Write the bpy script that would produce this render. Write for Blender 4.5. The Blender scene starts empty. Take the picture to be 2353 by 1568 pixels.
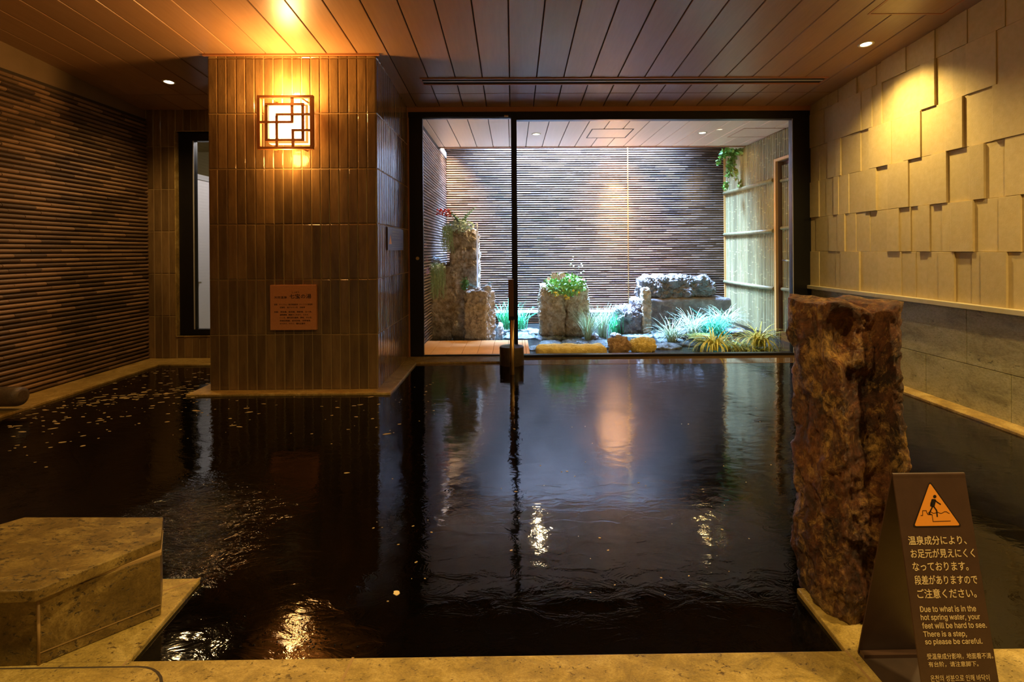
import bpy, math, random
import numpy as np
from mathutils import Vector, Matrix, noise
rnd = random.Random(7)
PI = math.pi
S = bpy.context.scene
C = S.collection

# ------------------------------------------------------------------ camera
F, YAW, PITCH, ROLL, CX, CY = 1176.5, -0.0098028, 0.0021532, -0.0067494, 1189.615, 577.855
RM = (Matrix.Rotation(YAW, 3, 'Z') @ Matrix.Rotation(PI/2-PITCH, 3, 'X') @ Matrix.Rotation(ROLL, 3, 'Z'))
CAM = Vector((0, 0, 1))
cam = bpy.data.cameras.new('camera'); co = bpy.data.objects.new('camera', cam); C.objects.link(co)
co.matrix_world = Matrix.Translation(CAM) @ RM.to_4x4()
cam.sensor_width = 36; cam.lens = 36*F/2353
cam.shift_x = (1176.5-CX)/2353; cam.shift_y = (CY-784)/2353
cam.clip_start = .02; cam.clip_end = 100
S.camera = co
def ray(px, py): return RM @ Vector(((px-CX)/F, -(py-CY)/F, -1))
def at(px, py, Y): d = ray(px, py); return CAM + d*(Y/d.y)
def onz(px, py, z): d = ray(px, py); return CAM + d*((z-1)/d.z)
def onx(px, py, X): d = ray(px, py); return CAM + d*(X/d.x)
def onplane(px, py, p, n): d = ray(px, py); return CAM + d*((p-CAM).dot(n)/d.dot(n))
def ceil_z(y): return 2.706 - .0749*y
def oncl(px, py): return onplane(px, py, Vector((0, 0, 2.706)), Vector((0, .0749, 1)))

# ------------------------------------------------------------------ materials
class NT:
    def __init__(s, name):
        s.m = bpy.data.materials.new(name); s.m.use_nodes = True
        s.t = s.m.node_tree; s.b = s.t.nodes['Principled BSDF']; s.out = s.t.nodes['Material Output']
    def n(s, typ, **kw):
        nd = s.t.nodes.new(typ)
        for k, v in kw.items():
            if k.startswith('i_'):
                nd.inputs[k[2:].replace('_', ' ')].default_value = v
            else: setattr(nd, k, v)
        return nd
    def l(s, a, b): s.t.links.new(a, b)
    def coord(s, scale=(1, 1, 1)):
        g = s.n('ShaderNodeNewGeometry'); mp = s.n('ShaderNodeMapping'); mp.inputs['Scale'].default_value = scale
        s.l(g.outputs['Position'], mp.inputs['Vector']); return mp.outputs[0]
    def noise(s, co, scale, detail=4, rough=.6, dist=0):
        t = s.n('ShaderNodeTexNoise', i_Scale=scale, i_Detail=detail, i_Roughness=rough, i_Distortion=dist); s.l(co, t.inputs['Vector']); return t.outputs['Fac']
    def ramp(s, fac, stops):
        r = s.n('ShaderNodeValToRGB'); e = r.color_ramp.elements
        while len(e) < len(stops): e.new(.5)
        for q, (p, c) in zip(e, stops): q.position = p; q.color = (*c, 1) if len(c) == 3 else c
        s.l(fac, r.inputs[0]); return r.outputs[0]
    def mix(s, f, a, b, mode='MIX'):
        x = s.n('ShaderNodeMix', data_type='RGBA', blend_type=mode)
        for sock, v in ((x.inputs[0], f), (x.inputs[6], a), (x.inputs[7], b)):
            if hasattr(v, 'is_linked'): s.l(v, sock)
            elif isinstance(v, (int, float)): sock.default_value = v
            else: sock.default_value = (*v, 1)
        return x.outputs[2]
    def math(s, op, a, b=0.):
        x = s.n('ShaderNodeMath', operation=op)
        for i, v in enumerate((a, b)):
            if hasattr(v, 'is_linked'): s.l(v, x.inputs[i])
            else: x.inputs[i].default_value = v
        return x.outputs[0]
    def bump(s, h, strength=.3, dist=.01):
        b = s.n('ShaderNodeBump', i_Strength=strength, i_Distance=dist); s.l(h, b.inputs['Height']); s.l(b.outputs[0], s.b.inputs['Normal'])
    def tint(s):
        a = s.n('ShaderNodeAttribute', attribute_name='tint'); return a.outputs['Fac']
    def set(s, col=None, rough=None, **kw):
        if col is not None:
            if hasattr(col, 'is_linked'): s.l(col, s.b.inputs['Base Color'])
            else: s.b.inputs['Base Color'].default_value = (*col, 1)
        if rough is not None:
            if hasattr(rough, 'is_linked'): s.l(rough, s.b.inputs['Roughness'])
            else: s.b.inputs['Roughness'].default_value = rough
        for k, v in kw.items(): s.b.inputs[k.replace('_', ' ')].default_value = v
        return s.m
MAT = {}
def simple(name, col, rough=.5, col2=None, scale=20, bump=0, bs=None, **kw):
    t = NT(name); c = t.coord()
    if col2 is not None:
        f = t.noise(c, scale); col = t.ramp(f, [(.3, col), (.7, col2)])
    if bump: t.bump(t.noise(c, bs or scale*2, 6, .65), bump, .01)
    MAT[name] = t.set(col, rough, **kw); return MAT[name]
def tinted(name, a, b, rough=.4, var=.5, scale=(8, 8, 8), bump=.2, bscale=12, bd=.004, gr=None, **kw):
    t = NT(name); c = t.coord(scale)
    n = t.noise(c, 1, 5, .6); base = t.ramp(n, [(.3, a), (.72, b)])
    k = t.math('ADD', t.math('MULTIPLY', t.tint(), 2*var), 1-var)
    cc = t.n('ShaderNodeCombineColor'); [t.l(k, cc.inputs[i]) for i in range(3)]
    col = t.mix(1., base, cc.outputs[0], 'MULTIPLY')
    if bump: t.bump(t.noise(t.coord(gr or (1, 1, 1)), bscale, 5, .6), bump, bd)
    MAT[name] = t.set(col, rough, **kw); return MAT[name]
tinted('pillar_tile', (.14, .083, .034), (.27, .17, .07), .17, .3, (14, 14, 3), .45, 5, .014, (2.2, 2.2, .9), Coat_Weight=.3, Coat_Roughness=.12)
tinted('left_rod', (.155, .09, .048), (.235, .145, .078), .5, .55, (3, 3, 60), .3, 60, .003)
tinted('garden_rod', (.115, .075, .055), (.20, .14, .105), .38, .6, (5, 5, 80), .3, 90, .003)
tinted('sandstone', (.56, .43, .19), (.64, .50, .24), .75, .09, (30, 30, 30), .35, 160, .002)
simple('mortar', (.05, .035, .022), .8)
simple('grout', (.42, .29, .12), .6)
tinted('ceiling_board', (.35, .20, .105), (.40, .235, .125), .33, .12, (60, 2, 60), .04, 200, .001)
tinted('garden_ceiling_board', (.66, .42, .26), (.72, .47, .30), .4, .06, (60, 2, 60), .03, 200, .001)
simple('ceiling_trim', (.42, .17, .07), .4)
simple('seam_dark', (.03, .014, .007), .8)
simple('plaster', (.22, .15, .08), .8, (.26, .18, .10), 6, .1, 60)
def travertine(name, a, b, dark, sc=1., rough=.45, stretch=(1, 1, 1), pits=.36, bmp=.5):
    t = NT(name); c = t.coord(stretch)
    n = t.noise(c, 7*sc, 8, .75, .6); col = t.ramp(n, [(.33, tuple(q*.55 for q in a)), (.5, a), (.66, b)])
    p = t.noise(c, 42*sc, 5, .72, .4); q = t.noise(c, 9*sc, 3, .6)
    pit = t.ramp(t.math('ADD', t.math('MULTIPLY', p, .75), t.math('MULTIPLY', q, .25)), [(pits, (1, 1, 1)), (pits+.045, (0, 0, 0))])
    spk = t.ramp(t.noise(c, 120*sc, 3, .7), [(.35, (.72, .70, .66)), (.6, (1, 1, 1))])
    col = t.mix(1., col, spk, 'MULTIPLY'); col = t.mix(pit, col, dark)
    t.bump(t.math('SUBTRACT', t.math('MULTIPLY', n, .4), pit), bmp, .006)
    MAT[name] = t.set(col, rough)
travertine('rim_stone', (.44, .29, .08), (.66, .49, .18), (.13, .07, .025), 1., .42, (1, 1, 1))
travertine('front_rim_stone', (.46, .33, .085), (.66, .50, .17), (.12, .07, .02), 1.5, .42, (1, 1.5, 1), .375)
travertine('block_stone', (.20, .13, .035), (.38, .27, .08), (.06, .04, .015), 1.9, .38, (.7, 1.2, 1.), .40)
simple('stone_joint', (.40, .26, .10), .5)
travertine('lower_stone', (.46, .42, .22), (.54, .50, .29), (.16, .15, .08), .55, .5, (1, 1, 2.2), .365, .2)
simple('ledge_stone', (.50, .43, .24), .5, (.58, .50, .29), 12)
simple('wet_ledge', (.20, .11, .045), .06, (.15, .085, .035), 9)
simple('black_frame', (.006, .006, .006), .35)
simple('dark_void', (.01, .008, .006), .9)
simple('brass', (.75, .5, .2), .3, Metallic=1.)
simple('steel', (.7, .7, .68), .3, Metallic=1.)
simple('aluminium_grey', (.45, .45, .45), .4)
simple('lamp_wood', (.42, .15, .04), .5, (.48, .18, .05), 30)
simple('plaque', (.66, .27, .10), .55, (.72, .30, .11), 90)
simple('ink', (.008, .004, .003), .6)
simple('sign_metal', (.065, .034, .022), .42, (.08, .043, .027), 30, .05, 200)
simple('sign_inner', (.035, .02, .013), .6, (.055, .032, .02), 14)
simple('sign_text', (.85, .68, .36), .5)
simple('flake', (.50, .36, .15), .6); simple('sign_orange', (.95, .38, .045), .45)
simple('grey_plate', (.11, .085, .075), .3)
simple('grey_plate_text', (.62, .52, .36), .5)
simple('dark_stump', (.055, .035, .02), .3, (.10, .06, .03), 18, .3)
simple('spout_stone', (.09, .06, .04), .35, (.14, .10, .06), 60, .3)
simple('handle_wood', (.15, .065, .035), .4)
simple('deck_wood', (.66, .31, .09), .45, (.74, .37, .12), 12)
simple('frame_wood', (.72, .36, .10), .45)
tinted('bamboo', (.20, .155, .06), (.31, .25, .115), .42, .3, (20, 20, 2.5), .1, 60, .002)
simple('white_partition', (.72, .70, .70), .5)
simple('beige_wall', (.45, .38, .2), .6)
simple('concrete_white', (.75, .75, .75), .6)
simple('twig', (.30, .2, .12), .6)
simple('soil', (.05, .04, .03), .9, (.09, .075, .06), 20, .4)
for nm, a, b in (('leaf_green', (.10, .30, .035), (.28, .50, .08)), ('leaf_dark', (.03, .16, .04), (.08, .30, .08)), ('leaf_silver', (.55, .72, .52), (.80, .90, .80)),
                 ('grass_pale', (.32, .48, .22), (.72, .82, .62)), ('grass_green', (.04, .36, .12), (.14, .58, .28)), ('grass_teal', (.03, .42, .22), (.20, .72, .48)),
                 ('leaf_yellow', (.52, .50, .05), (.80, .74, .14)), ('grass_olive', (.20, .28, .03), (.46, .52, .08)), ('moss_hair', (.26, .42, .18), (.46, .64, .34)), ('conifer', (.10, .22, .20), (.22, .36, .36))):
    t = NT(nm); c = t.coord(); col = t.ramp(t.noise(c, 40, 2), [(.35, a), (.65, b)]); MAT[nm] = t.set(col, .45, Subsurface_Weight=0.)
simple('petal_white', (.9, .88, .86), .5); simple('petal_yellow', (.9, .68, .05), .5); simple('petal_purple', (.55, .38, .72), .5); simple('berry_red', (.85, .04, .02), .35)
def rockmat(name, a, b, c3, sc=10, rough=.6, bump=.8):
    t = NT(name); c = t.coord(); n = t.noise(c, sc, 8, .7, .4); col = t.ramp(n, [(.3, a), (.5, b), (.72, c3)])
    t.bump(t.math('ADD', n, t.math('MULTIPLY', t.noise(c, sc*5, 6, .7), .4)), bump, .03); MAT[name] = t.set(col, rough)
rockmat('tuff_rock', (.12, .08, .04), (.42, .33, .20), (.78, .68, .52), 14)
rockmat('pale_tuff', (.20, .15, .10), (.52, .45, .36), (.72, .66, .58), 16)
rockmat('tuff_smooth', (.36, .25, .10), (.52, .38, .17), (.60, .46, .24), 5, .6, .3)
rockmat('dark_rock', (.035, .028, .022), (.10, .08, .065), (.22, .19, .17), 9, .32)
rockmat('grey_rock', (.14, .13, .13), (.34, .32, .33), (.58, .56, .58), 9, .5)
rockmat('slate', (.03, .04, .035), (.08, .10, .085), (.19, .22, .19), 14, .25, .6)
rockmat('yellow_rock', (.48, .32, .05), (.72, .52, .10), (.82, .64, .2), 14)
rockmat('brown_rock', (.16, .08, .02), (.33, .19, .06), (.48, .32, .12), 16)
rockmat('white_stone', (.5, .48, .46), (.65, .63, .6), (.78, .76, .74), 20)
# the standing stone: red brown with ochre crusts
t = NT('standing_stone'); c = t.coord((1, 1, .62)); n = t.noise(c, 6, 12, .72, 1.1); f = t.noise(t.coord((1, 1, .8)), 55, 8, .8, .8); pt = t.noise(t.coord((1, 1, .8)), 9, 8, .8, .5)
col = t.ramp(n, [(.38, (.022, .008, .004)), (.48, (.085, .030, .012)), (.56, (.18, .068, .026)), (.66, (.32, .15, .05))])
crust = t.ramp(t.math('ADD', t.math('MULTIPLY', pt, .7), t.math('MULTIPLY', f, .3)), [(.505, (0, 0, 0)), (.61, (.9, .9, .9))])
col = t.mix(crust, col, (.50, .31, .09)); col = t.mix(.8, col, t.ramp(f, [(.36, (.25, .22, .2)), (.58, (1.25, 1.2, 1.15))]), 'MULTIPLY')
t.bump(t.math('ADD', t.math('MULTIPLY', n, .9), t.math('MULTIPLY', f, .3)), .8, .035); MAT['standing_stone'] = t.set(col, .33)
# water
def water(name, mask_pts, base_d, col=(.0015, .0012, .001), rough=.045):
    t = NT(name); c = t.coord()
    big = t.noise(c, 2.2, 3, .55, .4); sm = t.noise(t.coord((1, 1.8, 1)), 9, 4, .6, .8); fine = t.noise(t.coord((1, 1.3, 1)), 38, 4, .65, .6)
    h = t.math('ADD', t.math('MULTIPLY', big, base_d[0]), t.math('MULTIPLY', sm, base_d[1]))
    g = t.n('ShaderNodeNewGeometry')
    for (x, y, r, amp, afine, mound) in mask_pts:
        d = t.n('ShaderNodeVectorMath', operation='DISTANCE'); t.l(g.outputs['Position'], d.inputs[0]); d.inputs[1].default_value = (x, y, -.015)
        mr = t.n('ShaderNodeMapRange', interpolation_type='SMOOTHSTEP', i_From_Min=r, i_From_Max=0., i_To_Min=0., i_To_Max=1.); t.l(d.outputs['Value'], mr.inputs['Value'])
        w = t.math('ADD', t.math('ADD', t.math('MULTIPLY', sm, amp), t.math('MULTIPLY', fine, afine)), mound)
        h = t.math('ADD', h, t.math('MULTIPLY', w, mr.outputs[0]))
    t.bump(h, 1., 1.)
    MAT[name] = t.set(col, rough, IOR=1.5)
water('pool_water', [(-1.28, 1.95, .56, .014, .004, 0), (-1.02, 1.68, .22, .008, .002, 0), (-.61, 1.44, .26, .0018, .0004, .009), (-2.3, 3.6, 1.6, .0012, .0004, 0)], (.004, .0011))
water('pond_water', [], (.004, .012), (.012, .014, .012), .05)
# glass: a clear pane with a mirror-like share that grows at grazing angles
t = NT('glass_pane'); t.t.nodes.remove(t.b)
fr = t.n('ShaderNodeFresnel', i_IOR=1.5); tr = t.n('ShaderNodeBsdfTransparent'); gl = t.n('ShaderNodeBsdfGlossy', i_Roughness=0.)
mx = t.n('ShaderNodeMixShader'); t.l(fr.outputs[0], mx.inputs[0]); t.l(tr.outputs[0], mx.inputs[1]); t.l(gl.outputs[0], mx.inputs[2]); t.l(mx.outputs[0], t.out.inputs[0]); MAT['glass_pane'] = t.m
t = NT('falling_water'); t.t.nodes.remove(t.b)
tr = t.n('ShaderNodeBsdfTranslucent', i_Color=(1, 1, 1, 1)); gl = t.n('ShaderNodeBsdfDiffuse', i_Color=(1, 1, 1, 1)); mx = t.n('ShaderNodeMixShader', i_Fac=.5)
t.l(tr.outputs[0], mx.inputs[1]); t.l(gl.outputs[0], mx.inputs[2]); t.l(mx.outputs[0], t.out.inputs[0]); MAT['falling_water'] = t.m
def emis(name, col, st):
    t = NT(name); t.set((0, 0, 0), 1., Emission_Color=(*col, 1), Emission_Strength=st); MAT[name] = t.m
emis('lamp_glow', (1., .60, .24), 30)
emis('downlight_glow', (1., .86, .62), 22)
emis('lamp_edge_glow', (1., .46, .11), 13); emis('lamp_side_glow', (1., .42, .08), .95)

# ------------------------------------------------------------------ mesh builder
class M:
    def __init__(s): s.v = []; s.f = []; s.t = []; s.sm = []
    def add(s, vs, fs, tint=.5, smooth=False):
        o = len(s.v); s.v += [tuple(v) for v in vs]; s.f += [tuple(i+o for i in f) for f in fs]; s.t += [tint]*len(fs); s.sm += [smooth]*len(fs); return s
    def box(s, x0, x1, y0, y1, z0, z1, tint=.5):
        vs = [(x, y, z) for z in (z0, z1) for y in (y0, y1) for x in (x0, x1)]
        return s.add(vs, [(0, 2, 3, 1), (4, 5, 7, 6), (0, 1, 5, 4), (2, 6, 7, 3), (0, 4, 6, 2), (1, 3, 7, 5)], tint)
    def prism(s, poly, z0, z1, tint=.5):      # poly counter clockwise in xy
        n = len(poly); vs = [(x, y, z0) for x, y in poly]+[(x, y, z1) for x, y in poly]
        return s.add(vs, [tuple(range(n))[::-1], tuple(range(n, 2*n))]+[(i, (i+1) % n, n+(i+1) % n, n+i) for i in range(n)], tint)
    def tube(s, pts, r, n=10, tint=.5, cap=True, smooth=True):
        pts = [Vector(p) for p in pts]; rs = r if isinstance(r, (list, tuple)) else [r]*len(pts); vs = []
        for i, p in enumerate(pts):
            d = (pts[min(i+1, len(pts)-1)]-pts[max(i-1, 0)]).normalized(); u = d.orthogonal().normalized() if i == 0 else (u-d*u.dot(d)).normalized(); w = d.cross(u)
            vs += [p+(u*math.cos(2*PI*k/n)+w*math.sin(2*PI*k/n))*rs[i] for k in range(n)]
        fs = [(i*n+k, i*n+(k+1) % n, (i+1)*n+(k+1) % n, (i+1)*n+k) for i in range(len(pts)-1) for k in range(n)]
        s.add(vs, fs, tint, smooth)
        if cap:
            o = len(s.v)-len(vs); s.f += [tuple(o+k for k in range(n))[::-1], tuple(o+len(vs)-n+k for k in range(n))]; s.t += [tint]*2; s.sm += [False]*2
        return s
    def sphere(s, c, r, n=8, tint=.5, squash=(1, 1, 1)):
        m = n//2+1; vs = []; fs = []
        for i in range(m+1):
            a = PI*i/m
            for k in range(n): vs.append((c[0]+r*squash[0]*math.sin(a)*math.cos(2*PI*k/n), c[1]+r*squash[1]*math.sin(a)*math.sin(2*PI*k/n), c[2]+r*squash[2]*math.cos(a)))
        for i in range(m):
            for k in range(n): fs.append((i*n+k, (i+1)*n+k, (i+1)*n+(k+1) % n, i*n+(k+1) % n))
        return s.add(vs, fs, tint, True)
    def build(s, name, mat, parent=None, bevel=0, loc=None, **tags):
        me = bpy.data.meshes.new(name); org = parent['_o'] if parent is not None else (loc or (0, 0, 0)); org = Vector(org)
        me.from_pydata([Vector(v)-org for v in s.v], [], s.f); me.materials.append(MAT[mat])
        me.polygons.foreach_set('use_smooth', s.sm)
        a = me.attributes.new('tint', 'FLOAT', 'FACE'); a.data.foreach_set('value', s.t)
        me.update(); o = bpy.data.objects.new(name, me); C.objects.link(o)
        if parent is not None: o.parent = parent
        else: o.location = org
        o['_o'] = tuple(org)
        if bevel:
            b = o.modifiers.new('bevel', 'BEVEL'); b.width = bevel; b.segments = 2; b.limit_method = 'ANGLE'; b.angle_limit = .6
        for k, v in tags.items(): o[k] = v
        return o
def thing(name, loc, label=None, cat=None, group=None, kind=None):
    o = bpy.data.objects.new(name, None); C.objects.link(o); o.location = loc; o['_o'] = tuple(loc); o.empty_display_size = .05
    return tag(o, label, cat, group, kind)
def tag(o, label=None, cat=None, group=None, kind=None):
    if label: o['label'] = label
    if cat: o['category'] = cat
    if group: o['group'] = group
    if kind: o['kind'] = kind
    return o
def struct(m, name, mat, parent=None, **kw):
    return m.build(name, mat, parent, kind='structure', **kw) if parent is None else m.build(name, mat, parent, **kw)

# ------------------------------------------------------------------ key planes
YW = 4.82; YB = 4.875; XL = -3.457; XR = 2.833; YP = 3.724; PX0, PX1 = -2.192, -.984; ZW = -.015; YG = 7.55; ZP = -.08; XF = at(1714, 338, 6.88).x; XGL = at(1025, 600, YG).x
SP = .2189; SX = oncl(1167.7, 0).x

# ---- ceiling: boards with dark seams between
def boards(name, mat, x0, x1, y0, y1, zf, cross=None, gap=.006, off=SX):
    m = M(); k0 = math.floor((x0-off)/SP); k = k0
    while off+k*SP < x1:
        a = max(x0, off+k*SP+gap/2); b = min(x1, off+(k+1)*SP-gap/2); k += 1
        if b-a < .004: continue
        segs = [(y0, y1)] if not cross else [(y0, cross-.004), (cross+.004, y1)]
        for (ya, yb) in segs:
            tt = rnd.random(); vs = []
            for (dx, dz) in ((0, .006), (.003, 0)):
                vs += [(a+dx, ya, zf(ya)+dz), (b-dx, ya, zf(ya)+dz), (b-dx, yb, zf(yb)+dz), (a+dx, yb, zf(yb)+dz)]
            m.add(vs, [(4, 7, 6, 5), (0, 4, 5, 1), (1, 5, 6, 2), (2, 6, 7, 3), (3, 7, 4, 0)], tt)
    o = struct(m, name, mat); return o
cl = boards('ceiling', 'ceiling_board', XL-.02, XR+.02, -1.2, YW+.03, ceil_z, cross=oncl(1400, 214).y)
m = M(); m.add([(XL-.1, -1.2, ceil_z(-1.2)+.01), (XR+.1, -1.2, ceil_z(-1.2)+.01), (XR+.1, 5, ceil_z(5)+.01), (XL-.1, 5, ceil_z(5)+.01), (XL-.1, -1.2, ceil_z(-1.2)+.06), (XR+.1, -1.2, ceil_z(-1.2)+.06), (XR+.1, 5, ceil_z(5)+.06), (XL-.1, 5, ceil_z(5)+.06)], [(0, 3, 2, 1), (4, 5, 6, 7), (0, 1, 5, 4), (1, 2, 6, 5), (2, 3, 7, 6), (3, 0, 4, 7)])
m.build('ceiling_backing', 'seam_dark', cl)
ZO = 2.39; YO = 6.88
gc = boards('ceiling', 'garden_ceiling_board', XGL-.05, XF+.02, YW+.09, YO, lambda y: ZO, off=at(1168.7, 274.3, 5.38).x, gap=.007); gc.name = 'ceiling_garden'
m = M(); m.box(XGL-.1, XF+.1, YW+.08, YO, ZO+.009, ZO+.10); m.build('ceiling_backing', 'seam_dark', gc)
struct(M().box(XGL, XF, YO, YO+.03, ZO-.012, ZO+.30), 'trim_1', 'ceiling_trim')
# access hatches
def hatch(name, px, near, far, zf, label, onp, mat, fm):
    a = onp(px[0], near); b = onp(px[1], near); c2 = a
    x0, x1, y0, y1 = a.x, b.x, min(a.y, a.y+far), max(a.y, a.y+far)
    t = thing(name, ((x0+x1)/2, (y0+y1)/2, zf((y0+y1)/2)), label, 'access hatch')
    w = .012
    def slab(m, xa, xb, ya, yb, d0, d1): m.add([(xa, ya, zf(ya)-d0), (xb, ya, zf(ya)-d0), (xb, yb, zf(yb)-d0), (xa, yb, zf(yb)-d0), (xa, ya, zf(ya)-d1), (xb, ya, zf(ya)-d1), (xb, yb, zf(yb)-d1), (xa, yb, zf(yb)-d1)], [(0, 1, 2, 3), (4, 7, 6, 5), (0, 4, 5, 1), (1, 5, 6, 2), (2, 6, 7, 3), (3, 7, 4, 0)], .6)
    m = M()
    for q in ((x0, x1, y0, y0+w), (x0, x1, y1-w, y1), (x0, x0+w, y0+w, y1-w), (x1-w, x1, y0+w, y1-w)): slab(m, *q, -.004, .003)
    m.build('hatch_frame', fm, t)
    m = M(); slab(m, x0+w+.004, x1-w-.004, y0+w+.004, y1-w-.004, -.004, .001); m.build('hatch_panel', mat, t)
onc = lambda px, py: oncl(px, py)
ong = lambda px, py: onz(px, py, ZO)
hatch('access_hatch', (1360, 1457), 296.5, .47, lambda y: ZO, 'square access hatch in the pale garden ceiling above the twin tuff stones', ong, 'garden_ceiling_board', 'seam_dark')
hatch('access_hatch', (1710, 1806), 294.5, .47, lambda y: ZO, 'square access hatch in the garden ceiling beside the bamboo fence', ong, 'garden_ceiling_board', 'ceiling_trim')
h0 = oncl(1993, 33); hatch('access_hatch', (1993, 2165), 33, -.46, ceil_z, 'square access hatch in the brown indoor ceiling near the relief wall', lambda a, b: oncl(a, b), 'ceiling_board', 'ceiling_trim')
# slot diffuser
a = oncl(966, 184); b = oncl(1900, 180); y0 = oncl(1400, 193).y; y1 = oncl(1400, 178).y
if y0 > y1: y0, y1 = y1, y0
sv = thing('slot_diffuser', ((a.x+b.x)/2, (y0+y1)/2, ceil_z(y0)), 'long dark linear air slot running across the ceiling before the glass wall', 'air vent')
def cbox(m, xa, xb, ya, yb, d0, d1, tt=.5): m.add([(xa, ya, ceil_z(ya)-d0), (xb, ya, ceil_z(ya)-d0), (xb, yb, ceil_z(yb)-d0), (xa, yb, ceil_z(yb)-d0), (xa, ya, ceil_z(ya)-d1), (xb, ya, ceil_z(ya)-d1), (xb, yb, ceil_z(yb)-d1), (xa, yb, ceil_z(yb)-d1)], [(0, 1, 2, 3), (4, 7, 6, 5), (0, 4, 5, 1), (1, 5, 6, 2), (2, 6, 7, 3), (3, 7, 4, 0)], tt); return m
w = (y1-y0)
m = M(); cbox(m, a.x, b.x, y0, y0+.014, -.004, .008); cbox(m, a.x, b.x, y1-.014, y1, -.004, .008); cbox(m, a.x, a.x+.014, y0+.014, y1-.014, -.004, .008); cbox(m, b.x-.014, b.x, y0+.014, y1-.014, -.004, .008); m.build('frame', 'ceiling_trim', sv)
m = M(); cbox(m, a.x+.014, b.x-.014, y0+.014, y1-.014, -.004, .0005); m.build('slot', 'dark_void', sv)
cbox(M(), a.x+.014, b.x-.014, (y0+y1)/2-.008, (y0+y1)/2+.008, -.0005, .005).build('blade', 'aluminium_grey', sv)

# ---- tiled pillar and alcove back wall
def tiles(m, origin, u, v, n, nu, zrows, tw, grout=.004, proud=.004, skip=None):
    for i in range(nu):
        for (z0, z1) in zrows:
            if skip and skip(i*tw, (i+1)*tw, z0, z1): continue
            tt = rnd.random(); g = grout/2; c0 = origin+u*(i*tw+g)+v*(z0+g); c1 = origin+u*((i+1)*tw-g)+v*(z0+g); c2 = origin+u*((i+1)*tw-g)+v*(z1-g); c3 = origin+u*(i*tw+g)+v*(z1-g)
            tl = [rnd.uniform(-.0007, .0007) for _ in range(4)]; e = .005
            f = [c0+u*e+v*e+n*(proud+tl[0]), c1-u*e+v*e+n*(proud+tl[1]), c2-u*e-v*e+n*(proud+tl[2]), c3+u*e-v*e+n*(proud+tl[3])]
            m.add([c0, c1, c2, c3]+f, [(4, 5, 6, 7), (0, 1, 5, 4), (1, 2, 6, 5), (2, 3, 7, 6), (3, 0, 4, 7)], tt)
rows = [(i*.4, (i+1)*.4) for i in range(6)]+[(2.4, 2.445)]
X, Y, Z = Vector((1, 0, 0)), Vector((0, 1, 0)), Vector((0, 0, 1))
m = M().box(PX0, PX1, YP, YB+.1, -.3, 2.46)
wp = struct(m, 'wall_pillar', 'grout')
m = M(); tw = (PX1-PX0)/18
tiles(m, Vector((PX0, YP, 0)), X, Z, -Y, 18, rows, tw)
tiles(m, Vector((PX1, YP, 0)), Y, Z, X, 17, rows, tw)
tiles(m, Vector((PX0, YP+17*tw, 0)), -Y, Z, -X, 17, rows, tw)
m.build('tile_cladding', 'pillar_tile', wp)
zc = ceil_z(YP)
struct(M().box(PX0-.03, PX1+.03, YP-.022, YP-.002, zc-.012, zc+.01), 'trim_2', 'ceiling_trim')
# alcove back wall with a recessed window
ox0 = at(404, 500, YB).x; oz0 = at(404, 772, YB).z; oz1 = at(404, 303, YB).z; ox1 = -2.25
m = M(); m.box(XL-.1, ox0, YB, YB+.12, -.3, 2.5).box(ox1, PX0+.02, YB, YB+.12, -.3, 2.5).box(ox0, ox1, YB, YB+.12, -.3, oz0).box(ox0, ox1, YB, YB+.12, oz1, 2.5)
wb = struct(m, 'wall_back', 'grout')
m = M(); n_t = 19; tw2 = .0697
def clipped(m, i, z0, z1):
    xa = XL+i*tw2; xb = xa+tw2; pcs = [(xa, xb, z0, z1)]
    if xb > ox0 and xa < ox1:
        pcs = []
        if xa < ox0: pcs.append((xa, ox0, z0, z1))
        xc = max(xa, ox0)
        if z0 < oz0: pcs.append((xc, xb, z0, min(z1, oz0)))
        if z1 > oz1: pcs.append((xc, xb, max(z0, oz1), z1))
    for (p, q, r, s_) in pcs:
        if q-p > .014 and s_-r > .014: tiles(m, Vector((p, YB, r)), X, Z, -Y, 1, [(0, s_-r)], q-p)
for i in range(18):
    for (z0, z1) in rows: clipped(m, i, z0, min(z1, 2.43))
m.build('tile_cladding', 'pillar_tile', wb)
m = M(); m.box(ox0-.004, ox0+.004, YB-.008, YB+.07, oz0, oz1).box(ox0-.004, ox1, YB-.008, YB+.07, oz0-.008, oz0).box(ox0-.004, ox1, YB-.008, YB+.07, oz1, oz1+.008)
m.build('window_reveal', 'rim_stone', wb)
w2 = thing('window_2', ((ox0+ox1)/2, YB+.06, oz0), kind='structure')
fx0 = at(414, 500, YB+.03).x; fx1 = at(446, 500, YB+.03).x; gz0 = at(446, 757, YB+.03).z; gz1 = at(446, 324, YB+.03).z
m = M(); m.box(fx0-.01, fx1, YB+.03, YB+.09, oz0, oz1).box(fx1, ox1, YB+.03, YB+.09, oz0, gz0).box(fx1, ox1, YB+.03, YB+.09, gz1, oz1)
m.build('window_frame', 'black_frame', w2)
M().box(fx1-.004, fx1+.004, YB+.022, YB+.03, gz0, gz1).build('glazing_bead', 'aluminium_grey', w2)
M().box(fx1, ox1, YB+.055, YB+.061, gz0, gz1).build('glass_pane', 'glass_pane', w2)
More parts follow.
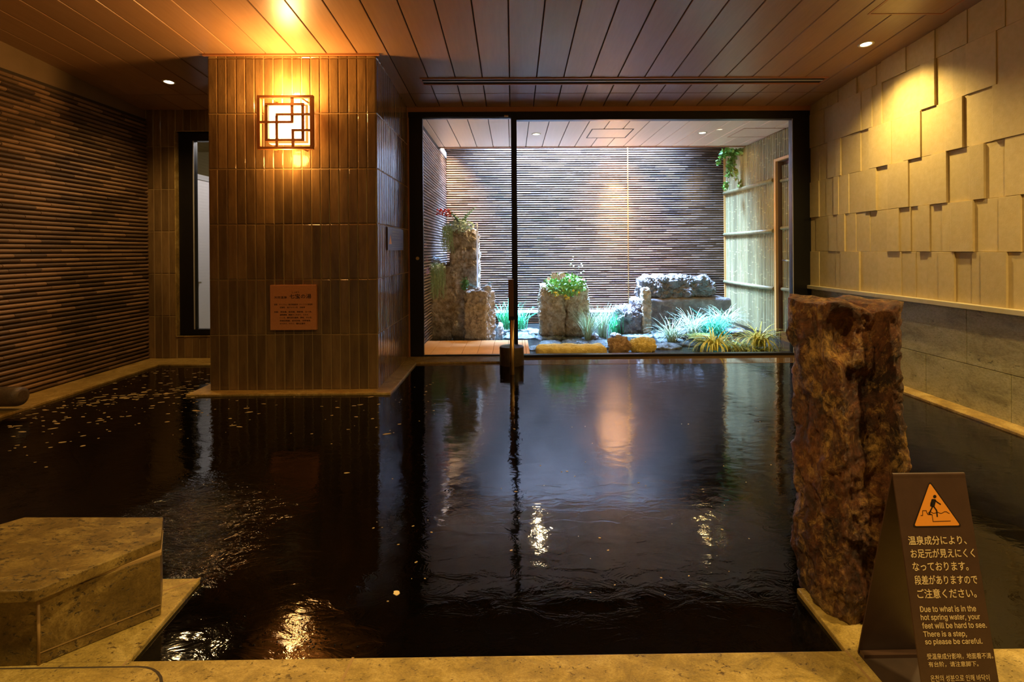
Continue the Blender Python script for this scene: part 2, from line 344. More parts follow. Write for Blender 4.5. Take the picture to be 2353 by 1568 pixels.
# the corridor seen through it
q = at(448, 398, 5.9); xq = q.x-.02
pt = thing('partition', (xq, 6, 0), 'white partition panel behind the narrow black window in the alcove', 'partition')
M().box(xq-.05, xq, 5.02, 7.6, 0, q.z-.06).build('panel', 'white_partition', pt)
M().box(xq-.055, xq+.012, 5.02, 7.6, q.z-.06, q.z).build('top_rail', 'aluminium_grey', pt)
hp = onx(451, 650, xq); M().box(xq, xq+.03, hp.y-.05, hp.y+.05, hp.z-.01, hp.z+.01).build('door_pull', 'steel', pt)
m = M(); m.box(xq-1.2, xq-1.15, 5.0, 7.7, 0, 2.6).box(-1.5, -1.45, 5.0, 7.7, 0, 2.6).box(xq-1.2, -1.45, 7.7, 7.75, 0, 2.6)
struct(m, 'wall_corridor', 'beige_wall'); struct(M().box(xq-1.2, -1.45, 5.0, 7.75, 2.5, 2.6), 'ceiling_corridor', 'beige_wall'); struct(M().box(xq-1.2, -1.45, 5.0, 7.75, -.1, 0), 'floor_corridor', 'beige_wall')

# ---- walls of half round rods
def rods(m, origin, u, n, length, z0, z1, pitch, rl, seed, r=1.15, pattern=6, fill=.82):
    rr = random.Random(seed); nz = int((z1-z0)/pitch); prof = [(-.5, 0), (-.42, .55), (-.15, .95), (.15, .95), (.42, .55), (.5, 0)]
    for k in range(nz):
        zc = z0+(k+.5)*pitch; s = -((k*7) % pattern)/pattern*rl - (rl/3 if k % 2 else 0)
        while s < length:
            a = max(0, s+.0012); b = min(length, s+rl-.0012); s += rl
            if b-a < .012: continue
            vs = []; j = rr.uniform(-.0012, .0012)
            for q in (a, b):
                for (dz, dn) in prof: vs.append(origin+u*q+Z*(zc+dz*pitch*fill)+n*(dn*pitch*.5*r+j))
            m.add(vs, [(i, i+1, i+7, i+6) for i in range(5)]+[(0, 1, 2, 3, 4, 5), (11, 10, 9, 8, 7, 6)], rr.random(), False)
    return m
LZ = at(0, 154, 10).z
ltop = onx(0, 153, XL+.01).z
wl = struct(M().box(XL-.1, XL-.004, -1.2, YB+.1, -.3, 2.85), 'wall_left', 'plaster')
M().box(XL-.01, XL, -.1, YB, -.01, ltop).build('backing', 'mortar', wl)
rods(M(), Vector((XL, YB, 0)), -Y, X, YB+.1, 0, ltop, .0345, .245, 3).build('rod_tiles', 'left_rod', wl)
m = M(); gtop = 3.3
wg = struct(M().box(XGL-.1, XF+.15, YG+.004, YG+.12, -.4, gtop), 'wall_garden', 'mortar')
js = onz(1025, 715, 0); zs = at(1240, 715, YG).z
rods(M(), Vector((XGL, YG, 0)), X, -Y, XF-XGL, zs+.02, gtop, .0335, .244, 5, 1.3, 6, .66).build('rod_tiles', 'garden_rod', wg)
rods(M(), Vector((XGL, YG+.0, 0)), X, -Y, XF-XGL, -.15, zs-.02, .0335, .244, 6, 1.3, 6, .66).build('lower_rod_tiles', 'garden_rod', wg)
M().box(XGL, XF, YG-.05, YG, zs-.02, zs+.016).build('ledge_strip', 'concrete_white', wg)
jx = at(1443, 500, YG-.02).x; M().box(jx-.006, jx+.006, YG-.026, YG, zs+.02, ZO+.4).build('joint_strip', 'brass', wg)
wgl = struct(M().box(XGL-.1, XGL-.002, YW+.09, YG, -.4, gtop), 'wall_garden_left', 'mortar')
rods(M(), Vector((XGL, YG, 0)), -Y, X, YG-YW-.1, -.15, ZO-.05, .0335, .244, 9, 1.3, 6, .66).build('rod_tiles', 'garden_rod', wgl)
M().box(XGL-.002, XGL+.02, YO, YG, ZO-.03, ZO+.05).build('header_strip', 'concrete_white', wgl)

# ---- right wall: relief blocks over a stone dado
XRW = XR
ld = onx(1847, 654.5, XRW).z; ldz = at(1847, 654.5, 4.8).z
zl = onx(2353, 714, XRW).z
wr = struct(M().box(XRW+.012, XRW+.15, -1.2, YB+.1, -.3, 2.85), 'wall_right', 'sandstone')
z_rows = [zl]+[onx(2353, y, XRW).z for y in (579.5, 447.7, 309, 174.5)]
while z_rows[-1] < 2.75: z_rows.append(z_rows[-1]+.315)
rr = random.Random(12); m = M()
for k in range(len(z_rows)-1):
    y = YW+.02; lastd = 0
    while y > -1.0:
        wd = rr.choice((.07, .10, .13, .16, .2, .24, .12)); d = rr.choice([q for q in (.0, .004, .008, .013, .018) if abs(q-lastd) > .003]); lastd = d
        ya = max(y-wd, -1.1); top = min(z_rows[k+1], 2.8)
        m.box(XRW-.004-d, XRW+.012, ya+.0008, y, z_rows[k]+.001, top-.001, rr.random()); y -= wd
m.build('relief_blocks', 'sandstone', wr, bevel=.0015)
m = M(); rr = random.Random(4); zj = onx(2353, 869, XRW-.0).z
ly = [onx(p, 880, XRW).y for p in (2129, 2338)]; uy = [onx(p, 750, XRW).y for p in (2222, 2049)]
def panels(y_ref, z0, z1):
    y = y_ref+.6*math.ceil((YW-y_ref)/.6)
    while y > -1.1:
        a, b = y-.6, min(y, YW+.02)
        if b > a+.02: m.box(XRW-.004, XRW+.012, a+.002, b-.002, z0+.002, z1-.002, rr.random())
        y -= .6
panels(ly[0], -.05, zj); panels(uy[0], zj, zl-.02)
m.build('dado_panels', 'lower_stone', wr, bevel=.001)
m = M(); y = YW
while y > -1.1: m.box(XRW-.05, XRW+.01, y-.9+.0015, y, zl-.028, zl+.004, rr.random()); y -= .9
m.build('dado_cap', 'ledge_stone', wr, bevel=.003)

# ---- glazing
g0 = at(942, 500, YW); g1 = at(1847, 400, YW); gt = at(1300, 256.5, YW).z; gi = at(1300, 275, YW).z; gs0 = at(1500, 814, YW).z; gb = ZW-.01
mu0 = at(1175.5, 500, YW).x; mu1 = at(1188.5, 500, YW).x; rj = at(1822, 500, YW).x
w1 = thing('window_1', ((mu0+XR)/2, YW, gs0), kind='structure')
m = M(); m.box(mu0+.003, mu1, YW, YW+.07, gb, gt).box(rj, XR-.006, YW, YW+.07, gb, gt).box(mu1, rj, YW, YW+.07, gi, gt).box(mu1, rj, YW, YW+.07, gb, gs0)
m.build('window_frame', 'black_frame', w1, bevel=.002)
M().box(rj-.004, rj+.002, YW-.003, YW, gs0, gi).build('glazing_bead', 'aluminium_grey', w1)
M().box(mu1-.005, rj+.005, YW+.034, YW+.042, gs0-.005, gi+.005).build('glass_pane', 'glass_pane', w1)
d1 = thing('door_1', ((g0.x+mu0)/2, YW+.02, .0), kind='structure')
st = at(972, 500, YW+.02).x; st0 = at(1176, 500, YW+.02).x; dt = at(1100, 272, YW+.02).z
m = M(); m.box(g0.x-.012, st, YW+.02, YW+.06, .002, dt+.06).box(mu0-.001, mu0+.0028, YW+.02, YW+.06, .002, dt+.06).box(st, mu0-.001, YW+.02, YW+.06, dt, dt+.06).box(st, mu0-.001, YW+.02, YW+.06, .002, .012)
m.build('door_leaf', 'black_frame', d1, bevel=.002)
M().box(g0.x-.012, mu0+.002, YW, YW+.02, dt+.006, gt).build('door_head', 'black_frame', d1)
M().box(st-.004, mu0-.0012, YW+.036, YW+.042, .01, dt+.004).build('glass_pane', 'glass_pane', d1)
hd = at(960, 594, YW+.02); m = M(); m.tube([(hd.x, YW+.02, hd.z), (hd.x, YW+.008, hd.z)], .036, 24); pl = m.build('finger_pull', 'black_frame', d1)
M().tube([(hd.x, YW+.009, hd.z), (hd.x, YW+.004, hd.z)], .016, 20).build('thumb_turn', 'brass', d1)
tg = at(1164, 267, YW); M().box(tg.x-.022, tg.x+.016, YW-.004, YW, tg.z-.008, tg.z+.008).build('head_tag', 'brass', d1)
struct(M().box(g0.x-.03, XR, YW-.012, YW+.09, gt, ceil_z(YW)+.02), 'trim_3', 'ceiling_trim')
struct(M().box(g0.x-.3, XR+.1, YW+.075, YW+.13, gt-.02, 2.9), 'wall_header', 'plaster')
struct(M().box(PX1-.02, g0.x-.008, YW, YW+.07, -.05, gt+.05), 'trim_4', 'ceiling_trim')

# ------------------------------------------------------------------ pool
m = M()
for (xa, xb, ya, yb) in ((XL+.2, XR-.02, -1.2, YP-.01), (XL+.2, PX0-.01, YP-.01, YB-.1), (PX1+.01, XR-.02, YP-.01, YW-.02)): m.add([(xa, ya, ZW), (xb, ya, ZW), (xb, yb, ZW), (xa, yb, ZW)], [(0, 1, 2, 3)])
pw = m.build('pool_water', 'pool_water', kind='stuff'); tag(pw, 'still black hot spring water filling the whole bath', 'water')
def rim(name, poly, joints=(), mat='rim_stone', th=.05, z=0., label=None, cat='rim'):
    cx = sum(p[0] for p in poly)/len(poly); cy = sum(p[1] for p in poly)/len(poly)
    o = M().prism(poly, z-th, z).build(name, mat, bevel=.004, loc=(cx, cy, z-th))
    if label: tag(o, label, cat)
    else: tag(o, kind='structure')
    for (a, b) in joints:
        a = Vector((*a, 0)); b = Vector((*b, 0)); d = (b-a).normalized(); s_ = Vector((-d.y, d.x, 0))*.003
        M().prism([(p.x, p.y) for p in (a+s_, a-s_, b-s_, b+s_)][::-1] if False else [(p.x, p.y) for p in (a-s_, b-s_, b+s_, a+s_)], z-.004, z+.0006).build('joint', 'stone_joint', o)
    return o
xi = -3.165; yi = 4.60
rim('trim_5', [(XL, -1.), (xi, -1.), (xi, yi), (XL, YB)], [((XL+.01, 4.15), (xi, 4.15)), ((XL+.01, 3.38), (xi, 3.38)), ((XL+.01, 2.6), (xi, 2.6))])
rim('trim_6', [(XL, YB), (xi, yi), (PX0, yi), (PX0, YB)], [((XL+.02, YB-.02), (xi, yi))])
rw = .115
rim('trim_7', [(PX0-rw, YP-.104), (PX1+rw, YP-.104), (PX1, YP), (PX0, YP)], [((-1.53, YP-.104), (-1.53, YP))])
rim('trim_8', [(PX1, YP), (PX1+rw, YP-.104), (PX1+rw, YW-.22), (PX1, YW)], [((PX1, YP), (PX1+rw, YP-.104))])
rim('trim_9', [(PX0-rw, YP-.104), (PX0, YP), (PX0, YB), (PX0-rw, yi)])
rim('trim_10', [(PX1+.0, YW), (PX1+rw, YW-.22), (mu0, YW-.22), (mu0, YW+.08), (PX1, YW+.08)], mat='rim_stone', z=.0015)
rim('trim_11', [(PX1+rw-.0, YW-.30), (XR, YW-.30), (XR, YW+.02), (PX1+rw-.0, YW+.02)], mat='wet_ledge', th=.012, z=ZW+.002)
rim('trim_12', [(XR-.125, -1.), (XR, -1.), (XR, YW-.02), (XR-.125, YW-.02)], [((XR-.125, onx(2254, 960, XR-.12).y), (XR, onx(2254, 960, XR-.12).y))], z=.0)
# front kerb, inner ledges
YF = 1.262
rim('floor_kerb', [(-2.2, .25), (-.40, .25), (-.40, YF), (-2.2, YF)], mat='front_rim_stone', th=.06).name = 'floor_front_left'
jx0 = onz(800, 1512, 0).x
bpy.data.objects.remove(bpy.data.objects['floor_front_left'])
fk = rim('floor', [(-2.2, .25), (2.4, .25), (2.4, YF), (-2.2, YF)], [((jx0-.012, .9), (jx0+.012, YF)), ((-.95, .9), (-.95, YF)), ((.82, .9), (.82, YF))], 'front_rim_stone', .06)
lx = onz(460, 1328, 0)
rim('trim_13', [(-2.2, YF), (-.948, YF), (-.966, 1.581), (-2.2, 1.581)], [((-.966, 1.581), (-1.35, 1.27))], 'front_rim_stone', .06, z=-.001)
rim('trim_14', [(.822, YF), (1.12, YF), (1.12, 1.50), (.83, 1.50)], [], 'front_rim_stone', .06, z=-.001)
# stone block with a capping slab
zt = .2; bf = onz(84, 1531, 0); br = onz(369, 1416, 0)
bt = thing('stone_step_block', (-1.3, 1.35, 0), 'low stone block with a capping slab on the pool ledge, left front', 'stone block')
cap = [onz(80, 1357, zt), onz(370, 1239, zt), onz(375, 1188.5, zt), onz(57, 1188.5, zt)]; cap = [(p.x, p.y) for p in cap]+[(-1.60, 1.44), (-1.85, 1.25), (-1.75, 1.208)]
body = [(bf.x+.004, bf.y+.002), (br.x-.002, br.y+.004), (-1.05, 1.535), (-1.45, 1.535), (-1.59, 1.435), (-1.8, 1.25), (-1.7, 1.235)]
M().prism(cap, zt-.03, zt).build('capping_slab', 'block_stone', bt, bevel=.003)
M().prism(body, .0, zt-.036).build('block_body', 'block_stone', bt, bevel=.002)
body2 = [(x+(.003 if x > -1.1 else -.003)*0-.004*0, y+.004) for x, y in body]
M().prism(body2, zt-.037, zt-.029).build('mortar_joint', 'stone_joint', bt)
m = M(); d = (Vector((br.x, br.y, 0))-Vector((bf.x, bf.y, 0))).normalized(); nn = Vector((d.y, -d.x, 0))
def facestrip(a, b, z0, z1, off, th):
    a = Vector(a); b = Vector(b); return [a+nn*off+Z*z0, b+nn*off+Z*z0, b+nn*off+Z*z1, a+nn*off+Z*z1]
A0 = Vector((body[0][0], body[0][1], 0)); B0 = Vector((body[1][0], body[1][1], 0))
m.add([A0+nn*.0015+Z*.028, B0+nn*.0015+Z*.028, B0+nn*.0015+Z*.031, A0+nn*.0015+Z*.031], [(0, 1, 2, 3)])
m.tube([A0+nn*-.001+Z*.0, A0+nn*-.001+Z*(zt-.036)], .0035, 8)
m.build('edge_joint', 'stone_joint', bt)
# rounded slab nearest the camera
zr = .04; c0 = onz(355, 1568, zr); y1 = onz(200, 1534.5, zr).y; x1 = c0.x+.03; r = .10
poly = [(-1.9, .3), (x1, .3)]+[(x1-r+r*math.cos(a*PI/16), y1-r+r*math.sin(a*PI/16)) for a in range(9)]+[(-1.9, y1)]
o = M().prism(poly, 0, zr).build('rounded_stone_slab', 'front_rim_stone', bevel=.003, loc=(-1.3, .8, 0))
po2 = [(-1.9, .3), (x1+.006, .3)]+[(x1-r+(r+.006)*math.cos(a*PI/16), y1-r+(r+.006)*math.sin(a*PI/16)) for a in range(9)]+[(-1.9, y1+.006)]
M().prism(po2, .001, zr-.003).build('dark_edge', 'mortar', o); tag(o, 'pitted yellow stone slab with a rounded corner in the near left corner', 'stone slab')

# ------------------------------------------------------------------ wall lamp on the pillar
def lp(cx, cy, Yp): return at(cx/3.409+560, cy/3.409+180, Yp)
YL = 3.585
c = lp(320, 345, YL)
lm = thing('wall_lamp', (c.x, YP, c.z), 'glowing square wall lamp with a dark wooden lattice on the tiled pillar', 'wall lamp')
m = M()
def bar(x0, y0, x1, y1, dy=0.0, dep=.018):
    a = lp(x0, y1, YL); b = lp(x1, y0, YL); m.box(a.x, b.x, YL+dy, YL+dy+dep, a.z, b.z)
for q in ((103, 130, 540, 152), (103, 533, 540, 555), (103, 152, 125, 533), (518, 152, 540, 533)): bar(*q, dep=.03)
m.build('lattice_frame', 'lamp_wood', lm, bevel=.001); m = M()
for q in ((165, 192, 470, 212), (165, 472, 470, 492), (166, 193, 186, 491), (450, 193, 469, 491), (366, 152, 387, 340), (248, 271, 518, 291), (247, 291, 266, 533), (125, 332, 387, 352), (372, 396, 518, 415), (373, 397, 393, 533)): bar(*q, dy=.001 if q[2]-q[0] > q[3]-q[1] else .0025, dep=.014 if q[2]-q[0] > q[3]-q[1] else .010)
m.build('lattice_bars', 'lamp_wood', lm)
a = lp(178, 480, YL); b = lp(458, 203, YL)
M().box(a.x, b.x, YL+.045, YL+.052, a.z, b.z).build('diffuser', 'lamp_glow', lm)
a2 = lp(112, 525, YL); b2 = lp(560, 225, YL)
M().box(a.x-.012, b.x+.012, YL+.053, YP-.006, a.z-.012, b.z+.012).build('lamp_body', 'lamp_side_glow', lm)
m = M(); ya, yb = YL+.075, YP-.03; e = .004; xa, xb, za, zb = a.x-.012, b.x+.012, a.z-.012, b.z+.012
m.box(xa-e, xa, ya, yb, za, zb).box(xb, xb+e, ya, yb, za, zb).box(xa, xb, ya, yb, zb, zb+e).box(xa, xb, ya, yb, za-e, za); m.build('edge_light', 'lamp_edge_glow', lm)
for (xx, zz) in ((a.x+.02, a.z-.055), (b.x-.02, a.z-.055), (a.x+.02, b.z+.055), (b.x-.02, b.z+.055)): M().tube([(xx, YL+.012, zz), (xx, YP-.004, zz)], .006, 8).build('bracket', 'lamp_wood', lm)
lmx, lmz, lw2 = (a.x+b.x)/2, (a.z+b.z)/2, (b.x-a.x)/2+.03

# ------------------------------------------------------------------ text
def text_mesh(body, font_space=1.0):
    cu = bpy.data.curves.new('t', 'FONT'); cu.body = body; cu.size = 1.; cu.resolution_u = 2; cu.fill_mode = 'FRONT'; cu.offset = TXO[0]
    if FONT[0] and body.isascii(): cu.font = FONT[0]
    ob = bpy.data.objects.new('t', cu); C.objects.link(ob); bpy.context.view_layer.update()
    dg = bpy.context.evaluated_depsgraph_get(); me = ob.evaluated_get(dg).to_mesh()
    vs = [v.co.copy() for v in me.vertices]; fs = [tuple(p.vertices) for p in me.polygons]
    ob.evaluated_get(dg).to_mesh_clear(); C.objects.unlink(ob); bpy.data.objects.remove(ob); bpy.data.curves.remove(cu)
    return vs, fs
TXO = [0.]; FONT = [None]
try: FONT[0] = bpy.data.fonts.load(bpy.utils.resource_path('LOCAL')+'/datafiles/fonts/Inter.woff2')
except Exception: pass
def put_text(m, body, O, U, V, width, height=None):
    # O lower left corner of the line, U unit along, V unit up, fitted to width (and height)
    vs, fs = text_mesh(body)
    if not vs: return
    x0 = min(v.x for v in vs); x1 = max(v.x for v in vs); y0 = min(v.y for v in vs); y1 = max(v.y for v in vs)
    sx = width/(x1-x0); sy = sx if height is None else height/(y1-y0)
    m.add([O+U*((v.x-x0)*sx)+V*((v.y-(y0 if height else 0))*sy) for v in vs], fs)
def plq(x, y): return at(600+x/11.2, 640+y/11.2, YP-.0285)
a = plq(235, 1335); b = plq(1412, 168)
pq = thing('plaque', ((a.x+b.x)/2, YP, a.z), 'orange brown plaque with black lettering about the spring on the pillar', 'plaque')
M().box(a.x, b.x, YP-.028, YP-.004, a.z, b.z).build('plate', 'plaque', pq, bevel=.0015)
m = M(); TXO[0] = .012
def pl_line(body, x0, x1, yb, yt=None):
    m = M(); O = plq(x0, yb); m_h = (plq(x0, yt).z-O.z) if yt else None; put_text(m, body, O, X, Z, plq(x1, yb).x-O.x, m_h); m.build('text_line', 'ink', pq)
pl_line('天然温泉', 335, 665, 523, 460); pl_line('七宝の湯', 730, 1290, 523, 402); pl_line('しっぽう', 795, 975, 378, 335)
for body, x0, x1, yy in (('泉質：ナトリウム－塩化物強塩泉（ナトリウム強塩泉）', 335, 1330, 675), ('低張性　弱アルカリ性　冷鉱泉', 480, 1130, 750), ('効能：神経痛、筋肉痛、関節痛、五十肩、', 335, 1310, 867), ('運動麻痺、関節のこわばり、うちみ、', 480, 1225, 942), ('くじき、慢性消化器病、痔疾、冷え性、', 480, 1315, 1015), ('病後回復期、疲労回復、健康増進、', 480, 1285, 1092), ('きりきず、やけど、慢性皮膚病', 480, 1135, 1167)):
    pl_line(body, x0, x1, yy+22, yy-22)
# plate on the pillar flank
XS = PX1+.016
def sd(x, y): return onx(860+x/15.68, 500+y/15.68, XS)
a = sd(497, 1180); b = sd(1050, 430); zt_ = sd(497, 352).z; yb_ = b.y
ns = thing('notice_plate', (PX1, (a.y+yb_)/2, a.z), 'small grey notice plate with an orange triangle on the pillar flank', 'notice')
M().box(PX1+.004, XS-.001, a.y, yb_, a.z, zt_).build('plate', 'grey_plate', ns)
m = M(); p = [sd(535, 960), sd(632, 960), sd(583, 605)]; m.add(p, [(0, 1, 2)]); m.build('warning_triangle', 'sign_orange', ns)
m = M(); TXO[0] = .01
for body, x1, yt, yb in (('温泉成分により、', 908, 470, 545), ('お足元が見えにくく', 920, 580, 655), ('なっております。', 950, 690, 755), ('Due to what is in the hot spring water,', 1020, 850, 885), ('your feet will be hard to see.', 945, 910, 938), ('There is a step,', 920, 980, 1005), ('so please be careful. Please mind your step.', 1020, 1065, 1092)):
    m = M(); O = sd(655, yb); put_text(m, body, O, Y, Z, sd(x1, yb).y-O.y, abs(sd(655, yt).z-O.z)); m.build('text_line', 'grey_plate_text', ns)

# ------------------------------------------------------------------ A-frame sign
bl = onz(1971, 1500, .003); XA = bl.x
ap = onx(2050, 1087, XA)                                # apex, left edge
fl = onx(2116.5, 1568, XA); dirf = (fl-ap); fb = ap+dirf*((ap.z-.003)/-dirf.z)   # front foot
ar = onplane(2215, 1086, ap, Y); WD = ar.x-XA
nf = dirf.cross(X).normalized(); nf = nf if nf.y < 0 else -nf
sg = thing('warning_sign', (XA+WD/2, (fb.y+bl.y)/2, 0), 'folded dark brown metal floor sign with orange triangle and multilingual warning', 'floor sign')
def sheet(name, pts, th, mat):   # pts in the y-z profile, extruded over the width
    n = len(pts); L = []; Rr = []
    for i, p in enumerate(pts):
        d0 = (pts[i]-pts[i-1]) if i else pts[1]-pts[0]; d1 = (pts[i+1]-pts[i]) if i < n-1 else d0
        d = (d0.normalized()+d1.normalized()).normalized(); nn_ = Vector((0, d.z, -d.y)); L.append(p+nn_*th/2); Rr.append(p-nn_*th/2)
    prof = L+Rr[::-1]; k = len(prof); vs = [Vector((XA, p.y, p.z)) for p in prof]+[Vector((XA+WD, p.y, p.z)) for p in prof]
    fs = [(i, (i+1) % k, k+(i+1) % k, k+i) for i in range(k)]+[(i, i+1, k-2-i, k-1-i) for i in range(n-1)]+[(k+i+1, k+i, 2*k-1-i, 2*k-2-i) for i in range(n-1)]
    return M().add(vs, fs, .5, False).build(name, mat, sg)
A = Vector((0, ap.y, ap.z)); FB = Vector((0, fb.y, fb.z)); BB = Vector((0, bl.y, bl.z)); df = (FB-A).normalized(); db = (BB-A).normalized()
rad = .012; arc = []
pf = A+df*rad; pb = A+db*rad
for k in range(1, 6):
    tt = k/6; arc.append((pf*(1-tt)**2+A*2*tt*(1-tt)+pb*tt**2))
arc = [p+Vector((0, 0, .004)) for p in arc]
sheet('front_panel', [FB, pf]+arc[:3], .003, 'sign_metal')
sheet('back_panel', arc[2:]+[pb, BB], .003, 'sign_metal')
M().box(XA, XA+WD, fb.y, bl.y, .0005, .0035).build('base_plate', 'sign_inner', sg)
M().box(XA+.002, XA+WD-.002, bl.y-.02, bl.y-.004, .0035, .012).build('base_hem', 'sign_metal', sg)
pO = ap+nf*.0022
def sp(x, y): return onplane(1940+x/3.087, 1060+y/3.087, pO, nf)
def spl(x, y, k=1): return onplane(1940+x/3.087, 1060+y/3.087, pO+nf*.0004*k, nf)
def poly3(m, pts, k=0): ps = [spl(*p, k) for p in pts]; m.add(ps, [tuple(range(len(ps)))])
m = M(); tri = [(607, 155), (497, 462), (822, 457)]
def rounded(tri, r):
    out = []
    for i in range(3):
        p = Vector((*tri[i], 0)); a = (Vector((*tri[i-1], 0))-p).normalized(); b = (Vector((*tri[(i+1) % 3], 0))-p).normalized()
        for k in range(6):
            tt = k/5; q = (p+a*r)*(1-tt)**2+p*2*tt*(1-tt)+(p+b*r)*tt**2; out.append((q.x, q.y))
    return out
big = [(607, 140), (484, 471), (836, 466)]
poly3(m, rounded(big, 26), 0); m.build('triangle_border', 'ink', sg)
m = M(); poly3(m, rounded(tri, 18), 1); m.build('warning_triangle', 'sign_orange', sg)
m = M()
def stroke(pts, w):
    for i in range(len(pts)-1):
        a = Vector((*pts[i], 0)); b = Vector((*pts[i+1], 0)); d = (b-a).normalized(); s_ = Vector((-d.y, d.x, 0))*w/2; a = a-d*w*.3; b = b+d*w*.3
        poly3(m, [((a+s_).x, (a+s_).y), ((a-s_).x, (a-s_).y), ((b-s_).x, (b-s_).y), ((b+s_).x, (b+s_).y)], 2)
poly3(m, [(642+12*math.cos(k*PI/8), 252+12*math.sin(k*PI/8)) for k in range(16)], 2)
poly3(m, [(626, 268), (650, 272), (650, 285), (640, 325), (616, 325), (615, 300)], 2)
stroke([(642, 276), (660, 292), (683, 307)], 8); stroke([(624, 274), (616, 300), (614, 318)], 9)
stroke([(628, 322), (612, 352), (604, 375)], 9); stroke([(635, 322), (655, 350), (660, 393)], 9); stroke([(604, 375), (618, 380)], 7)
stroke([(543, 386), (556, 386), (556, 352), (583, 352), (583, 360), (594, 380), (624, 380), (630, 429), (754, 425)], 3.6)
stroke([(594, 372), (606, 358), (618, 362), (632, 371), (648, 368), (662, 362), (674, 368), (688, 372), (700, 366), (712, 359), (726, 360), (737, 368), (746, 371)], 3.6)
m.build('pictogram', 'ink', sg)
TXO[0] = .014
def sign_lines(name, rows_):
    for body, x0, x1, yt, yb in rows_:
        m = M(); O = sp(x0, yb); E_ = sp(x1, yb-2); T = sp(x0, yt); U = (E_-O); U.z = 0; U.y = 0; V = -dirf.normalized(); wdt = U.length; U = X
        hh = (T-O).dot(V); put_text(m, body, O, U, V, wdt, hh); m.build(name, 'sign_text', sg)
sign_lines('japanese_lettering', [('温泉成分により、', 458, 872, 532, 598), ('お足元が見えにくく', 475, 930, 624, 690), ('なっております。', 488, 885, 718, 782), ('段差がありますので', 503, 950, 812, 880), ('ご注意ください。', 522, 943, 908, 976)])
TXO[0] = .012
sign_lines('english_lettering', [('Due to what is in the', 540, 938, 1029, 1073), ('hot spring water, your', 547, 968, 1089, 1140), ('feet will be hard to see.', 555, 1013, 1147, 1190), ('There is a step,', 565, 873, 1208, 1258), ('so please be careful.', 577, 985, 1262, 1312)])
TXO[0] = .006
sign_lines('chinese_lettering', [('受温泉成分影响，地面看不清。', 590, 1060, 1366, 1410), ('有台阶，请注意脚下。', 600, 955, 1424, 1464)])
sign_lines('korean_lettering', [('온천의 성분으로 인해 바닥이', 615, 1035, 1520, 1566)])

# ------------------------------------------------------------------ rocks
def fbm(p, o=4):
    return noise.fractal(p, .9, 2.1, o, noise_basis='PERLIN_ORIGINAL')
def rock(name, c, dims, seed, label, cat='rock', amp=.12, boxy=2.6, N=16, mat='tuff_rock', rot=0, group=None, freq=3., parent=None, ridged=False, smooth=True, fine=0.):
    """c = centre of the base; dims full sizes"""
    vs = []; idx = {}; fs = []; off = Vector((seed*3.1, seed*1.7, seed*.9)); dims = Vector(dims); cr, sr = math.cos(rot), math.sin(rot); mean = min(dims); NN = [max(6, round(N*1.25*q/max(dims))) for q in dims]
    def vert(p):
        key = tuple(round((q+1)/2*NN[i]) for i, q in enumerate(p))
        if key in idx: return idx[key]
        q = Vector(p); nrm = (abs(q.x)**boxy+abs(q.y)**boxy+abs(q.z)**boxy)**(1/boxy); u = q/nrm
        w = Vector((u.x*dims.x/2, u.y*dims.y/2, u.z*dims.z/2)); n_ = u.normalized()
        d = fbm(w*freq/mean+off, 5)
        if ridged: d = .5-abs(d)*1.6
        if fine: d += fine*(.6-abs(fbm(w*freq*3.2/mean+off, 4))*1.8)
        w += n_*d*amp*mean
        w.z = max(w.z, -dims.z/2)
        idx[key] = len(vs); vs.append(Vector((c[0]+w.x*cr-w.y*sr, c[1]+w.x*sr+w.y*cr, c[2]+dims.z/2+w.z))); return idx[key]
    for ax in range(3):
        for sgn in (-1, 1):
            na, nb = NN[(ax+1) % 3], NN[(ax+2) % 3]
            for i in range(na):
                for j in range(nb):
                    q = []
                    for (a, b) in ((0, 0), (1, 0), (1, 1), (0, 1)):
                        p = [0, 0, 0]; p[ax] = sgn; p[(ax+1) % 3] = -1+2*(i+a)/na; p[(ax+2) % 3] = -1+2*(j+b)/nb; q.append(vert(p))
                    fs.append(tuple(q if sgn > 0 else q[::-1]))
    mm = M().add(vs, fs, .5, smooth)
    if parent is not None: return mm.build(name, mat, parent)
    o = mm.build(name, mat, loc=tuple(c)); return tag(o, label, cat, group)
RG = dict(smooth=False, fine=.32)
def px_rock(name, x0, x1, ytop, ybase, Yc, depth, seed, label, zb=ZP, **kw):
    a = at(x0, ybase, Yc); b = at(x1, ytop, Yc); zt = b.z
    return rock(name, ((a.x+b.x)/2, Yc+depth/2, zb), (b.x-a.x, depth, zt-zb), seed, label, **kw)

# standing stone
YS = 1.40
ys = [700, 740, 800, 900, 1000, 1100, 1200, 1300, 1380, 1425, 1460]
xl = [1815, 1817, 1822, 1832, 1838, 1829, 1834, 1833, 1846, 1856, 1875]; xr = [2073, 2075, 2071, 2072, 2080, 2090, 2084, 2078, 2070, 2060, 2040]
zs_ = [at(1900, y, YS).z for y in ys]; L_ = [at(x, y, YS).x+.052 for x, y in zip(xl, ys)]; R_ = [at(x, y, YS).x-.016 for x, y in zip(xr, ys)]
def itp(z, arr): return float(np.interp(z, zs_[::-1], arr[::-1]))
NA, NZ = 180, 170; ztop = zs_[0]; zbot = -.03; vs = []
pl_ = [(-.5, .10), (-.47, -.16), (-.36, -.34), (-.04, -.30), (.08, -.34), (.13, -.50), (.22, -.50), (.46, -.20), (.5, .05), (.46, .3), (.2, .5), (-.25, .5), (-.46, .35)]   # plan, front = -y
